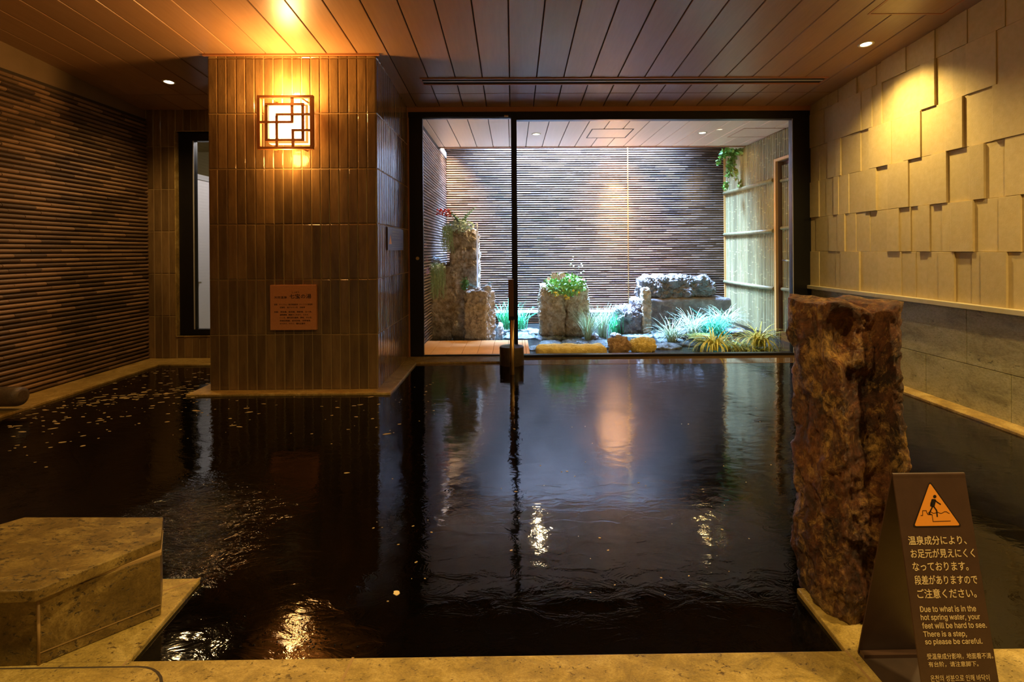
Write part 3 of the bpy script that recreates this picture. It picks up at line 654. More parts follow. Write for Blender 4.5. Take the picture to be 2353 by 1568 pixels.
def plan(a):
    d = Vector((math.cos(a), math.sin(a)))
    best = 9
    for i in range(len(pl_)):
        p = Vector(pl_[i]); q = Vector(pl_[(i+1) % len(pl_)]); e = q-p; den = d.x*e.y-d.y*e.x
        if abs(den) < 1e-9: continue
        tt = (p.x*e.y-p.y*e.x)/den; s_ = (p.x*d.y-p.y*d.x)/den
        if tt > 0 and -1e-6 <= s_ <= 1+1e-6: best = min(best, tt)
    return best
plr = [plan(2*PI*k/NA) for k in range(NA)]
cyS = 1.435; DS = .31
for i in range(NZ+1):
    z = zbot+(ztop-zbot)*i/NZ; l_, r_ = itp(z, L_), itp(z, R_); w = r_-l_; cx = (l_+r_)/2
    low = max(0, 1-(z-zbot)/.10); sc = 1-.10*low
    for k in range(NA):
        a = 2*PI*k/NA; x = math.cos(a)*plr[k]; y = math.sin(a)*plr[k]
        P = Vector((cx+x*w, cyS+y*DS*(1-.15*low), z)); n_ = Vector((math.cos(a), math.sin(a), 0))
        q = Vector((P.x, P.y, P.z*.75)); dd = fbm(q*20, 6)*.010+(.5-abs(fbm(q*6+Vector((5, 1, 2)), 5)))*.022-.011+round(fbm(q*9+Vector((2, 7, 1)), 2)*3)*.0035+fbm(Vector((a*1.2, z*2, 3)), 3)*.008
        gx = (P.x-l_)/w                          # dark hollow near the top left and groove by the centre
        P += n_*dd
        if y < 0: P.y += .040*math.exp(-(((gx-.22)/.13)**4)-((z-(ztop-.08))/.06)**4)+.018*math.exp(-((gx-.25)/.07)**2-((z-(ztop-.19))/.035)**2)
        ztv = .012*math.sin(gx*9)+.006*fbm(Vector((gx*6, y*6, 2)), 3)
        if i > NZ-12: P.z += ztv*(i-NZ+12)/12
        vs.append(P)
fs = [(i*NA+k, i*NA+(k+1) % NA, (i+1)*NA+(k+1) % NA, (i+1)*NA+k) for i in range(NZ) for k in range(NA)]
# top as shrinking rings
base = len(vs)-NA
for j in range(1, 9):
    s_ = 1-j/9
    for k in range(NA):
        p = vs[base+k]; c_ = Vector(((itp(ztop, L_)+itp(ztop, R_))/2, cyS, ztop+.006)); q = c_+(p-c_)*s_; q.z += .008*fbm(Vector((q.x*25, q.y*25, 1)), 4)+.002*j*.3; vs.append(q)
nr = NZ+9
fs += [(i*NA+k, i*NA+(k+1) % NA, (i+1)*NA+(k+1) % NA, (i+1)*NA+k) for i in range(NZ, nr-1) for k in range(NA)]
fs.append(tuple((nr-1)*NA+k for k in range(NA)))
o = M().add(vs, fs, .5, True).build('standing_stone', 'standing_stone', loc=((L_[0]+R_[0])/2, cyS, 0)); tag(o, 'tall rough red-brown standing stone at the pool edge beside the floor sign', 'standing stone')

# stump, rail post, spout
c = onz(1176, 843, ZW); r = .108; zt2 = at(1176, 795, c.y).z
m = M(); prof = [(0, r*.97), (.02, r), (zt2-ZW-.008, r), (zt2-ZW-.002, r*.97), (zt2-ZW, r*.9), (zt2-ZW, .001)]
m.tube([(c.x, c.y+r*.9, ZW-.02+q) for q, _ in prof], [b for _, b in prof], 40)
o = m.build('stone_stump', 'dark_stump', loc=(c.x, c.y+r*.9, ZW)); tag(o, 'short round black stone stump at the pool edge behind the rail post', 'stone stump')
c = onz(1176, 861, ZW); YR = c.y
rp = thing('rail_post', (c.x, YR, ZW), 'upright brass post with a square brown grip rising from the water', 'rail post')
a = at(1168.5, 727, YR); b = at(1180, 642, YR); cxp = (a.x+b.x)/2
M().box(a.x, b.x, YR-.02, YR+.02, a.z, b.z).build('grip', 'handle_wood', rp, bevel=.002)
M().box(a.x+.001, b.x-.001, YR-.018, YR+.018, a.z-.032, a.z).build('grip_collar', 'ink', rp)
M().tube([(cxp+.006, YR, a.z-.03), (cxp+.006, YR, ZW-.2)], .0185, 20).build('post', 'brass', rp)
c = at(0, 913, 3.30); e = at(52, 908, 3.30); r = .062
m = M(); m.tube([(XL, 3.3, c.z), (e.x-.03, 3.3, c.z+.004), (e.x-.008, 3.3, c.z+.004), (e.x, 3.3, c.z+.004)], [r, r, r*.9, r*.55], 32)
o = m.build('water_spout', 'spout_stone', loc=(XL, 3.3, c.z)); tag(o, 'dark round stone spout lying over the left pool rim at the frame edge', 'water spout')

# floating flakes of mineral and bubbles
m = M(); rr = random.Random(21)
def flake(m, x, y, r, el=1.6, ang=None, mn=7):
    ang = rr.uniform(-.4, .6) if ang is None else ang; ca, sa = math.cos(ang), math.sin(ang); vs = []
    for k in range(mn):
        q = r*rr.uniform(.7, 1.2); u_, v_ = q*el*math.cos(2*PI*k/mn), q*math.sin(2*PI*k/mn); vs.append((x+u_*ca-v_*sa, y+u_*sa+v_*ca, ZW+.0012))
    m.add(vs+[(a, b, ZW-.001) for a, b, _ in vs], [tuple(range(mn))]+[(k, k+mn, (k+1) % mn+mn, (k+1) % mn) for k in range(mn)])
for _ in range(330):
    u_ = rr.random(); px_ = rr.uniform(20, 480) if u_ < .75 else rr.uniform(450, 1000); py_ = 850+abs(rr.gauss(0, 65))+(30 if px_ > 480 else 0)+max(0, (300-px_)*.28)
    p = onz(px_, py_, ZW)
    if p.x < xi+.03 or p.y > yi-.03 or (PX0-.12 < p.x < PX1+.12 and p.y > YP-.11): continue
    flake(m, p.x, p.y, rr.choice((.002, .003, .004, .006, .008)), rr.uniform(1.2, 3.4))
for k in range(60):
    p = onz(180+k*4.6+rr.uniform(-14, 14), 925-k*.55*1.0+rr.gauss(0, 7), ZW)
    if p.x > xi+.03 and p.x < PX0-.13: flake(m, p.x, p.y, rr.choice((.004, .006, .009)), rr.uniform(2, 4.5), .25)
for _ in range(60):
    p = onz(rr.uniform(850, 1800), rr.uniform(900, 1420), ZW); flake(m, p.x, p.y, rr.choice((.0012, .002, .003)), rr.uniform(1, 2.5))
o = m.build('mineral_flakes', 'flake', kind='stuff'); tag(o, 'scattered pale mineral flakes floating on the left of the black water', 'mineral flakes')
for (px_, py_, r_, lb) in ((912, 1364, .0085, 'largest pale mineral flake floating alone in the near black water'),):
    p = onz(px_, py_, ZW); m = M(); flake(m, p.x, p.y, r_, 1.4, -.6, 12); o = m.build('mineral_flake', 'sign_text', loc=(p.x, p.y, ZW)); tag(o, lb, 'mineral flake')
m = M()
for _ in range(70):
    p = onz(rr.gauss(690, 70), 1495-abs(rr.gauss(0, 40)), ZW)
    if p.y > YF+.01: m.sphere((p.x, p.y, ZW), rr.uniform(.0012, .003), 8, squash=(1, 1, .7))
o = m.build('bubbles', 'pool_water', kind='stuff'); tag(o, 'small bubbles on the water by the front kerb', 'bubbles')

# ------------------------------------------------------------------ garden ground
struct(M().box(XGL, XF, YW+.08, YG, -.45, -.20), 'floor_garden', 'soil')
o = M().add([(XGL, YW+.08, ZP), (XF, YW+.08, ZP), (XF, YG, ZP), (XGL, YG, ZP)], [(0, 1, 2, 3)]).build('pond_water', 'pond_water', kind='stuff'); tag(o, 'shallow dark water of the little garden pond', 'water')
dk = thing('wood_deck', (-.3, 5.3, -.02), 'orange wooden deck just outside the sliding glass door', 'deck')
dx1 = onz(1213, 784, 0).x; dyf = onz(1050, 783, 0).y; dsp = (onz(1096, 790, 0).x-onz(1067.7, 790, 0).x)
xx = dx1; i_ = 0; ws = [.035, .03]+[.15]*8
for wv in ws:
    x0 = max(xx-wv, XGL+.01)
    if xx-x0 > .02: M().box(x0+.003, xx, YW+.10, dyf, -.03, 0).build('deck_board', 'deck_wood', dk, bevel=.002)
    xx -= wv
M().box(XGL+.02, dx1-.01, YW+.12, dyf-.02, -.18, -.031).build('deck_frame', 'handle_wood', dk)
# bamboo fence with door
bf_ = thing('bamboo_fence', (XF, 6.5, -.1), 'tall fence of upright bamboo canes with cross rails right of the garden', 'fence')
dy1 = onx(1786, 500, XF).y; dzt = onx(1786, 372, XF).z; rb = random.Random(5)
def cane(m, y, z0, z1, r=.019, x=XF+.01):
    z = z0; first = rb.uniform(.05, .3); nodes = []; q = z0+first
    while q < z1: nodes.append(q); q += rb.uniform(.24, .32)
    pts = [(x, y, z0)]; rs = [r]
    tt = rb.random(); pts.append((x, y, z1)); rs.append(r); m.tube(pts, rs, 8, tt, False, True)
    for q in nodes: m.tube([(x, y, q-.006), (x, y, q+.006)], r*1.07, 8, 1.6, False, True)
m = M(); y = YG-.03
while y > dy1+.03: cane(m, y, -.05, ZO-.012); y -= .041
while y > YW+.12: cane(m, y, dzt+.04, ZO-.012); y -= .041
m.build('canes', 'bamboo', bf_)
for py_ in (447, 540, 646):
    z = onx(1657, py_, XF-.02).z; M().tube([(XF-.028, YG-.02, z), (XF-.028, (YG+dy1)/2, z), (XF-.028, dy1+.03, z)], .024, 12).build('cross_rail', 'bamboo', bf_)
M().box(XF-.035, XF-.005, YG-.03, YG-.006, -.05, ZO-.02).build('corner_post', 'frame_wood', bf_)
M().box(XF+.03, XF+.05, dy1+.02, YG, -.3, ZO+.9).build('backing', 'beige_wall', bf_)
M().box(XF+.03, XF+.05, YW+.09, dy1, dzt+.03, ZO).build('backing', 'beige_wall', bf_)
d2 = thing('door_2', (XF+.1, 5.4, .0), kind='structure')
M().box(XF, XF+.09, dy1-.02, dy1+.02, .02, dzt+.03).box(XF, XF+.09, YW+.12, dy1-.02, dzt, dzt+.03).build('door_reveal', 'handle_wood', d2)
M().box(XF-.03, XF+.0, dy1-.02, dy1+.02, .02, dzt+.03).box(XF-.03, XF+.0, YW+.12, dy1-.02, dzt, dzt+.03).build('door_frame', 'frame_wood', d2)
m = M(); y = dy1-.05
M().box(XF+.07, XF+.09, YW+.12, dy1-.02, .02, dzt).build('door_leaf', 'handle_wood', d2)
while y > YW+.14: cane(m, y, .02, dzt-.05, .019, XF+.055); y -= .041
m.build('canes', 'bamboo', d2)
for zz in (1.80, 1.24, .52): M().tube([(XF+.03, dy1-.04, zz), (XF+.03, YW+.14, zz)], .02, 10).build('cross_rail', 'bamboo', d2)
hpz = onx(1808, 599, XF)
m = M().tube([(XF+.05, hpz.y-.08, hpz.z), (XF-.02, hpz.y-.08, hpz.z)], .009, 10); m.tube([(XF-.015, hpz.y-.08, hpz.z), (XF-.015, hpz.y+.06, hpz.z+.004)], .009, 10); m.tube([(XF+.04, hpz.y-.08, hpz.z), (XF+.02, hpz.y-.08, hpz.z)], .026, 14); m.build('lever_handle', 'steel', d2)
M().tube([(XF+.04, hpz.y-.08, hpz.z+.12), (XF+.015, hpz.y-.08, hpz.z+.12)], .017, 14).build('lock_cylinder', 'steel', d2)
a = onz(1790, 787, .05)
o = M().box(XF-.22, XF+.14, YW+.14, a.y if a.y < 6 else 5.6, -.2, .045).build('door_step', 'deck_wood', bevel=.004); tag(o, 'low wooden step under the bamboo clad door', 'step')

# ------------------------------------------------------------------ garden stones
px_rock('tuff_column', 1034, 1097, 524, 780, 6.14, .30, 3, 'tallest tuff column, left of the garden, with ferns on its top', amp=.13, **RG, boxy=9, N=64, freq=2.2, cat='stone column')
px_rock('tuff_column', 985, 1036.5, 612, 780, 6.13, .26, 8, 'half height tuff column left of and touching the tallest column', amp=.10, **RG, boxy=10, N=52, freq=2.4, cat='stone column')
px_rock('tuff_column', 968, 984, 668, 780, 6.12, .2, 18, 'lowest tuff slab at the left end, beside the black door stile', amp=.05, boxy=10, N=20, mat='tuff_smooth', cat='stone column')
a = at(1060, 778, 5.9); b = at(1145, 668, 5.9); wd = (b.x-a.x)
rock('tuff_block', ((a.x+b.x)/2, 5.92, ZP), (.30, .20, b.z-ZP), 5, 'squat pale tuff block in front of the tallest column, conifer sprigs on top', 'stone block', amp=.11, **RG, boxy=12, N=52, rot=-.55, freq=4, mat='pale_tuff')
px_rock('tuff_block', 1242, 1299, 655, 781, 6.23, .34, 11, 'left half of the split tuff block holding the flower bush', amp=.13, **RG, boxy=9, N=52, cat='stone block', freq=2.)
px_rock('tuff_block', 1301, 1354, 655, 781, 6.24, .34, 14, 'right half of the split tuff block holding the flower bush', amp=.13, **RG, boxy=9, N=52, cat='stone block', freq=2.2, mat='tuff_rock')
px_rock('boulder', 1458, 1684, 684, 765, 6.80, .4, 21, 'long dark rectangular base rock carrying the rough slab at right', amp=.04, boxy=11, N=40, mat='dark_rock', freq=3)
zb = at(1560, 684, 6.85).z
rock('boulder', ((at(1471, 660, 6.85).x+at(1647, 660, 6.85).x)/2, 7.0, zb-.012), (at(1647, 660, 6.85).x-at(1471, 660, 6.85).x, .34, at(1500, 637, 6.85).z-zb+.012), 25, 'rough dark slab lying on top of the long base rock', 'boulder', amp=.22, **RG, boxy=5, N=60, mat='dark_rock', freq=1.8)
px_rock('stone_post', 1477, 1497, 662, 780, 6.45, .14, 31, 'narrow upright stone post in front of the long base rock', amp=.14, boxy=7, N=26, mat='tuff_rock', **RG, cat='stone post')
px_rock('boulder', 1417, 1478, 706, 775, 6.45, .26, 33, 'pale grey angular boulder leaning beside the narrow stone post', amp=.26, **RG, boxy=2.4, N=44, mat='grey_rock')
px_rock('boulder', 1452, 1482, 688, 772, 6.50, .2, 37, 'steep grey rock between the angular boulder and the stone post', amp=.22, **RG, boxy=2.6, N=36, mat='grey_rock')
px_rock('long_stone', 1233, 1396, 797, 818, 5.22, .22, 41, 'long flat yellow stone lying just behind the glass', amp=.14, **RG, boxy=6, N=56, mat='yellow_rock', cat='rock', freq=1.4, zb=-.10)
px_rock('rock', 1400, 1455, 777, 812, 5.26, .24, 43, 'round brown rock next to the yellow one behind the glass', amp=.15, **RG, boxy=1.9, N=40, mat='brown_rock', zb=-.10)
px_rock('rock', 1453, 1512, 781, 811, 5.30, .24, 47, 'squat yellow rock right of the round brown one', amp=.15, **RG, boxy=2.2, N=40, mat='yellow_rock', zb=-.10)
px_rock('boulder', 1672, 1724, 757, 786, 6.3, .5, 51, 'grey boulder at the foot of the bamboo fence', amp=.2, boxy=3, N=24, mat='grey_rock')
px_rock('rock', 1552, 1590, 758, 784, 6.15, .2, 53, 'rounded grey rock between the grass tufts at right', amp=.2, boxy=2.4, N=22, mat='grey_rock')
px_rock('rock', 1358, 1376, 768, 784, 6.0, .12, 57, 'small grey rock at the foot of the pale grass tuft', amp=.2, boxy=2.4, N=16, mat='grey_rock')
px_rock('rock', 1143, 1156, 744, 768, 6.1, .14, 59, 'white rock beside the squat tuff block', amp=.25, boxy=2.4, N=16, mat='white_stone')
px_rock('rock', 1406, 1428, 768, 782, 6.1, .12, 61, 'small pale rock under the angular boulder', amp=.3, boxy=2.4, N=16, mat='grey_rock')
rs = random.Random(31)
sl = [(1150, 1240, 755, 6.9), (1160, 1215, 764, 6.6), (1215, 1262, 768, 6.6), (1230, 1300, 778, 6.25), (1155, 1235, 774, 6.3), (1240, 1290, 790, 5.9), (1290, 1350, 786, 5.95), (1350, 1420, 789, 5.9), (1300, 1390, 778, 6.2), (1500, 1545, 776, 6.25), (1510, 1570, 784, 6.0), (1430, 1520, 770, 6.4), (1600, 1670, 778, 6.15), (1380, 1440, 797, 5.65), (1215, 1250, 800, 5.6), (1530, 1600, 795, 5.75), (1500, 1560, 803, 5.6)]
for i, (x0, x1, yc, yy) in enumerate(sl):
    a = at(x0, yc, yy); b = at(x1, yc, yy)
    rock('slate_slab', ((a.x+b.x)/2, yy, ZP-.03), (b.x-a.x, rs.uniform(.16, .3), rs.uniform(.05, .075)), 70+i, 'flat grey-green slate slab lying in the shallow garden pond', 'slate slab', amp=.35, boxy=3, N=16, mat='slate', rot=rs.uniform(-.2, .2), group='slate slabs in the garden pond', freq=1.2)
for i, (x, yb, w, yy, lb) in enumerate(((1000, 612, 24, 6.25, 'white pointed stone on the half height tuff column'), (1018, 612, 14, 6.23, 'grey pebble on the half height tuff column, middle one'), (1031, 611, 11, 6.23, 'brown pebble on the half height tuff column, touching the tall one'), (1099, 669, 15, 5.9, 'pale pebble on the squat tuff block, left one'), (1120, 668, 20, 5.9, 'pale pebble on the squat tuff block, right one'))):
    a = at(x-w/2, yb, yy); b = at(x+w/2, yb, yy); hh = (b.x-a.x)*(.9 if i == 0 else .6)
    rock('pebble', ((a.x+b.x)/2, yy, a.z-.012), (b.x-a.x, (b.x-a.x)*.9, hh+.012), 90+i, lb, 'pebble', amp=.2, boxy=2.2, N=12, mat='white_stone' if i != 2 else 'brown_rock')
a = at(1096.5, 514, 6.12); b = at(1096.5, 668, 6.12)
m = M(); m.tube([(a.x-.02, a.y+.05, a.z+.004), (a.x, a.y, a.z-.004), (a.x, a.y-.01, a.z-.06), (a.x, a.y-.01, b.z+.02), (a.x, a.y-.01, b.z-.1)], [.007, .010, .009, .008, .010], 8)
o = m.build('water_stream', 'falling_water', loc=(a.x, a.y, b.z)); tag(o, 'thin white stream of water falling beside the tallest tuff column', 'water stream')

# ------------------------------------------------------------------ plants
def blade(m, base, ang, L, droop, w, rg, seg=5, lift=1.25):
    d = Vector((math.cos(ang), math.sin(ang), 0)); s_ = Vector((-d.y, d.x, 0)); p = Vector(base); el = lift+rg.uniform(-.15, .15); prev = None; vs = []
    for i in range(seg+1):
        tt = i/seg; ww = w*(1-tt)**.7*(.6+.4*min(1, tt*4))+.0004; vs += [p+s_*ww, p-s_*ww]
        e = el-droop*tt; p = p+(d*math.cos(e)+Z*math.sin(e))*L/seg
    m.add(vs, [(2*i, 2*i+1, 2*i+3, 2*i+2) for i in range(seg)], rg.random(), True)
def tuft(name, px_, py_, yy, n, L, droop, w, mat, seed, label, cat='grass tuft', lift=1.3, spread=.03, zb=None, group=None):
    rg = random.Random(seed); c = at(px_, py_, yy); z = c.z if zb is None else zb; m = M()
    for _ in range(n):
        a = rg.uniform(0, 2*PI); blade(m, (c.x+rg.gauss(0, spread), c.y+rg.gauss(0, spread), z), a, L*rg.uniform(.6, 1.1), droop*rg.uniform(.4, 1.3), w, rg, 6, lift)
    o = m.build(name, mat, loc=(c.x, c.y, z)); return tag(o, label, cat, group)
tuft('grass_tuft', 1163, 757, 6.7, 120, .40, .7, 0.0051, 'grass_green', 1, 'green grass tuft left of the black mullion, by the squat block', spread=.035)
tuft('grass_tuft', 1196, 757, 6.75, 90, .38, 1.2, 0.0051, 'grass_green', 2, 'green grass tuft right of the black mullion', spread=.03)
tuft('grass_tuft', 1352, 782, 6.05, 140, .44, .8, 0.0048, 'grass_pale', 3, 'pale arching grass tuft at the right foot of the split tuff block', spread=.02)
tuft('grass_tuft', 1383, 778, 6.25, 130, .42, .6, 0.0048, 'grass_pale', 4, 'pale upright grass tuft right of the split tuff block', spread=.02, lift=1.42)
tuft('grass_tuft', 1412, 770, 6.5, 110, .33, .7, 0.0051, 'grass_green', 5, 'green grass tuft left of the angular boulder', spread=.03)
tuft('grass_tuft', 1544, 792, 5.85, 170, .40, 1.8, 0.0044, 'grass_pale', 6, 'silvery arching grass tuft in the pond before the base rock', spread=.022)
tuft('grass_tuft', 1592, 776, 6.15, 150, .42, 1.9, 0.0044, 'grass_pale', 7, 'silvery arching grass tuft behind the feathery fern', spread=.025)
tuft('grass_tuft', 1634, 770, 6.3, 230, .38, 2.1, 0.0061, 'grass_teal', 8, 'thick bluish green grass tuft before the base rock end', spread=.05)
tuft('grass_tuft', 1662, 755, 6.55, 200, .38, 2.0, 0.0051, 'grass_pale', 9, 'tall silvery green grass tuft nearest the bamboo fence', spread=.04)
tuft('grass_tuft', 1654, 782, 6.1, 120, .3, 2.0, 0.0058, 'grass_teal', 10, 'low bluish green grass tuft under the silvery tall one', spread=.04)
tuft('striped_spider_plant', 1641, 805, 5.38, 90, .40, 3.0, .012, 'leaf_yellow', 11, 'yellow spider plant with curling broad leaves right of the yellow rock', 'spider plant', lift=1.15, spread=.012)
tuft('striped_spider_plant', 1742, 796, 5.55, 100, .44, 2.8, .011, 'leaf_yellow', 12, 'yellow spider plant beside the door step', 'spider plant', lift=1.1, spread=.03)
tuft('olive_grass', 1694, 806, 5.45, 170, .27, 1.7, .007, 'grass_olive', 13, 'tangled olive green grass between the two spider plants', 'grass tuft', lift=.8, spread=.07)
tuft('olive_grass', 1756, 810, 5.42, 100, .26, 2.0, .006, 'grass_olive', 14, 'low olive green grass in front of the door step', 'grass tuft', lift=.6, spread=.05)
def frond(m, base, ang, L, rg, droop=1.2, lift=1.1, lw=.02, n=16, side=.45):
    d = Vector((math.cos(ang), math.sin(ang), 0)); s_ = Vector((-d.y, d.x, 0)); p = Vector(base)
    for i in range(n):
        tt = i/n; e = lift-droop*tt; st = (d*math.cos(e)+Z*math.sin(e))*L/n; q = p+st; ll = L*.42*math.sin(PI*min(1, .25+tt*.75))+.004
        m.add([p, q, q+s_*.001], [(0, 1, 2)], rg.random())
        for sg_ in (-1, 1):
            tip = p+s_*sg_*ll+st*1.2; m.add([p-st*.25, tip, p+st*.45], [(0, 1, 2)], rg.random())
        p = q
def fern(name, px_, py_, yy, n, L, mat, seed, label, cat='fern', lift=1.1, droop=1.2):
    rg = random.Random(seed); c = at(px_, py_, yy); m = M()
    for i in range(n): frond(m, c, rg.uniform(0, 2*PI) if n > 2 else rg.uniform(-.6, .2), L*rg.uniform(.7, 1.1), rg, droop, lift)
    o = m.build(name, mat, loc=tuple(c)); return tag(o, label, cat)
fern('fern', 1612, 788, 5.75, 14, .26, 'grass_olive', 3, 'feathery yellow green fern in front of the silvery grass', droop=1.6)
fern('fern', 1058, 516, 6.2, 7, .30, 'leaf_green', 9, 'light green fern frond rising from the tallest tuff column', droop=.4, lift=1.0)
def leafball(m, c, rad, n, ls, rg, up=.3, hang=0):
    for _ in range(n):
        q = Vector((rg.gauss(0, 1), rg.gauss(0, 1), rg.gauss(0, 1))).normalized()*rg.random()**.5; p = Vector((c[0]+q.x*rad[0], c[1]+q.y*rad[1], c[2]+q.z*rad[2]))
        a = Vector((rg.gauss(0, 1), rg.gauss(0, 1)-.4, rg.gauss(0, 1)+up)).normalized(); b = a.orthogonal().normalized(); b.rotate(Matrix.Rotation(rg.uniform(0, 6.3), 3, a)); c3 = a.cross(b); l_ = ls*rg.uniform(.6, 1.3)
        m.add([p-b*l_, p-b*l_*.2+c3*l_*.5, p+b*l_, p-b*l_*.2-c3*l_*.5], [(0, 1, 2, 3)], rg.random())
def bush(name, px_, py_, yy, rx, rz, n, ls, mat, seed, label, cat, ry=None):
    rg = random.Random(seed); c = at(px_, py_, yy); m = M(); leafball(m, c, (rx, ry or rx*.7, rz), n, ls, rg)
    for k in range(8): m.tube([(c.x+rg.gauss(0, rx*.15), c.y, c.z-rz), (c.x+rg.uniform(-rx, rx)*.7, c.y+rg.uniform(-.5, .5)*rx, c.z+rz*.5)], .0025, 5)
    o = m.build(name, mat, loc=(c.x, c.y, c.z-rz)); return tag(o, label, cat), c, rg
bush('leafy_plant', 1056, 521, 6.20, .19, .085, 520, .021, 'leaf_silver', 1, 'silvery small leaved plant crowning the tallest tuff column', 'plant')
bush('leafy_plant', 1068, 652, 5.84, .05, .08, 110, .018, 'leaf_dark', 2, 'small green sprig at the left of the squat tuff block top', 'plant')
o, c, rg = bush('flower_bush', 1299, 655, 6.24, .27, .15, 1250, .024, 'leaf_green', 4, 'leafy bush with white and yellow flowers on the split tuff block', 'flowering bush')
m = M()
def flower(m, p, r, rg, n=7):
    n0 = Vector((rg.uniform(-.4, .4), -1, rg.uniform(0, .7))).normalized(); u_ = n0.orthogonal().normalized(); v_ = n0.cross(u_)
    for k in range(n):
        a = 2*PI*k/n; d = u_*math.cos(a)+v_*math.sin(a); e = u_*math.cos(a+1.57)+v_*math.sin(a+1.57); m.add([p, p+d*r*.7+e*r*.3, p+d*r+n0*r*.1, p+d*r*.7-e*r*.3], [(0, 1, 2, 3)])
for (x, y_, r_) in ((1273, 634, .045), (1286, 637, .042), (1294, 633, .035), (1261, 641, .026), (1341, 642, .024), (1309, 645, .024)): m = M(); flower(m, at(x, y_, 6.06), r_, rg); m.build('white_flower', 'petal_white', o, label='white flower')
for (x, y_, r_) in ((1279, 678, .03), (1277, 672, .022), (1304, 686, .03), (1300, 680, .02), (1318, 668, .014), (1330, 673, .014)): m = M(); leafball(m, at(x, y_, 6.05), (r_, r_*.5, r_*.7), 26, .011, rg); m.build('yellow_flower_cluster', 'petal_yellow', o, label='cluster of yellow flowers')
m = M(); pts = [at(x, y_, 6.3) for x, y_ in ((1320, 665), (1318, 645), (1322, 625), (1317, 600), (1316, 588))]; m.tube(pts, [.004, .004, .003, .002, .001], 6)
for (a, b) in (((1321, 628), (1338, 608)), ((1318, 612), (1311, 604)), ((1320, 640), (1330, 628)), ((1320, 622), (1327, 614))): m.tube([at(*a, 6.3), at(*b, 6.3)], [.002, .001], 5)
o = m.build('blossom_twig', 'twig', loc=tuple(pts[0])); tag(o, 'bare twig with small white blossoms rising from the flower bush', 'twig'); m = M()
for (x, y_) in ((1316, 598), (1312, 606), (1338, 612), (1335, 628), (1330, 614), (1318, 612), (1341, 624), (1325, 635), (1310, 610), (1317, 590), (1336, 607)): m.sphere(at(x, y_, 6.29), .011, 7)
m.build('blossoms', 'petal_white', o, label='white blossoms')
# conifer sprigs
for i, (x0, x1, y0, lb) in enumerate(((1080, 1104, 662, 'blue green conifer sprig on the squat tuff block, left one'), (1106, 1130, 656, 'blue green conifer sprig on the squat tuff block, right one'))):
    rg = random.Random(40+i); m = M(); a = at(x0 if i else x1, 668, 5.9); b = at(x1 if i else x0, y0-8, 5.9); m.tube([a, b], [.004, .002], 6)
    for k in range(220):
        tt = rg.random(); p = a.lerp(b, tt); d = Vector((rg.gauss(0, 1), rg.gauss(0, 1), rg.gauss(0, 1)+.3)).normalized()*.035; s_ = d.orthogonal().normalized()*.0016; m.add([p+s_, p+d, p-s_], [(0, 1, 2)], rg.random())
    o = m.build('conifer_sprig', 'conifer', loc=tuple(a)); tag(o, lb, 'conifer sprig')
# berries
c = at(1050, 505, 5.9); rg = random.Random(3)
o = M().tube([at(1052, 518, 6.2), at(1040, 500, 6.2), at(1020, 490, 6.18), at(1006, 487, 6.16)], [.004, .003, .002, .001], 6).build('berry_sprig', 'twig', loc=tuple(c)); tag(o, 'sprig of bright red berries leaning left on the tallest column', 'berry sprig')
m = M()
for _ in range(70):
    tt = rg.random(); x = 1003+34*tt; y_ = 487+rg.uniform(-8, 7)+tt*4; m.sphere(at(x, y_, 6.17+rg.uniform(-.04, .04)), rg.uniform(.006, .011), 6)
m.build('berries', 'berry_red', o, label='red berries')
# hanging hair moss
def hair(name, x0, x1, yt, yb, yy, n, mat, seed, label, cat='trailing plant'):
    rg = random.Random(seed); m = M(); c = at((x0+x1)/2, yt, yy)
    for _ in range(n):
        x = rg.uniform(x0, x1); e = yb-(yb-yt)*abs(rg.gauss(0, .4)); p = at(x, yt+rg.uniform(-2, 6), yy+rg.uniform(-.05, .05)); L = max(.05, p.z-at(x, e, yy).z); pts = [p]
        for k in range(7): p = p+Vector((rg.gauss(0, .010), rg.gauss(0, .006), -L/7)); pts.append(p)
        w = rg.uniform(.0012, .0024); vs = []
        for q in pts: vs += [q+X*w, q-X*w]
        m.add(vs, [(2*i, 2*i+1, 2*i+3, 2*i+2) for i in range(7)], rg.random())
    o = m.build(name, mat, loc=tuple(c)); return tag(o, label, cat)
hair('hanging_moss', 1016, 1037, 521, 585, 6.09, 90, 'moss_hair', 1, 'green trailing moss hanging down the left edge of the tallest column')
hair('hanging_moss', 981, 1019, 606, 690, 6.08, 170, 'moss_hair', 2, 'pale grey green trailing moss over the half height column')
bush('leafy_plant', 1000, 613, 6.08, .11, .05, 170, .018, 'leaf_silver', 7, 'curly pale plant at the top of the half height column', 'plant')
for i, (x, y_, lb) in enumerate(((977, 562, 'small purple orchid bloom high beside the door stile'), (979, 612, 'larger purple orchid spray low beside the door stile'))):
    rg = random.Random(60+i); c = at(x, y_, 5.78); o = M().tube([at(x-2, 668, 5.8), at(x-3, y_+20, 5.8), c], [.004, .003, .002], 6).build('orchid', 'twig', loc=tuple(at(x-2, 668, 5.8))); tag(o, lb, 'orchid')
    for k in range(3+7*i): m = M(); flower(m, c+Vector((rg.uniform(-.02, .03), rg.uniform(-.03, .02), rg.uniform(-.05, .05)*(1+i))), .024, rg, 5); m.build('bloom', 'petal_purple', o, label='purple bloom')
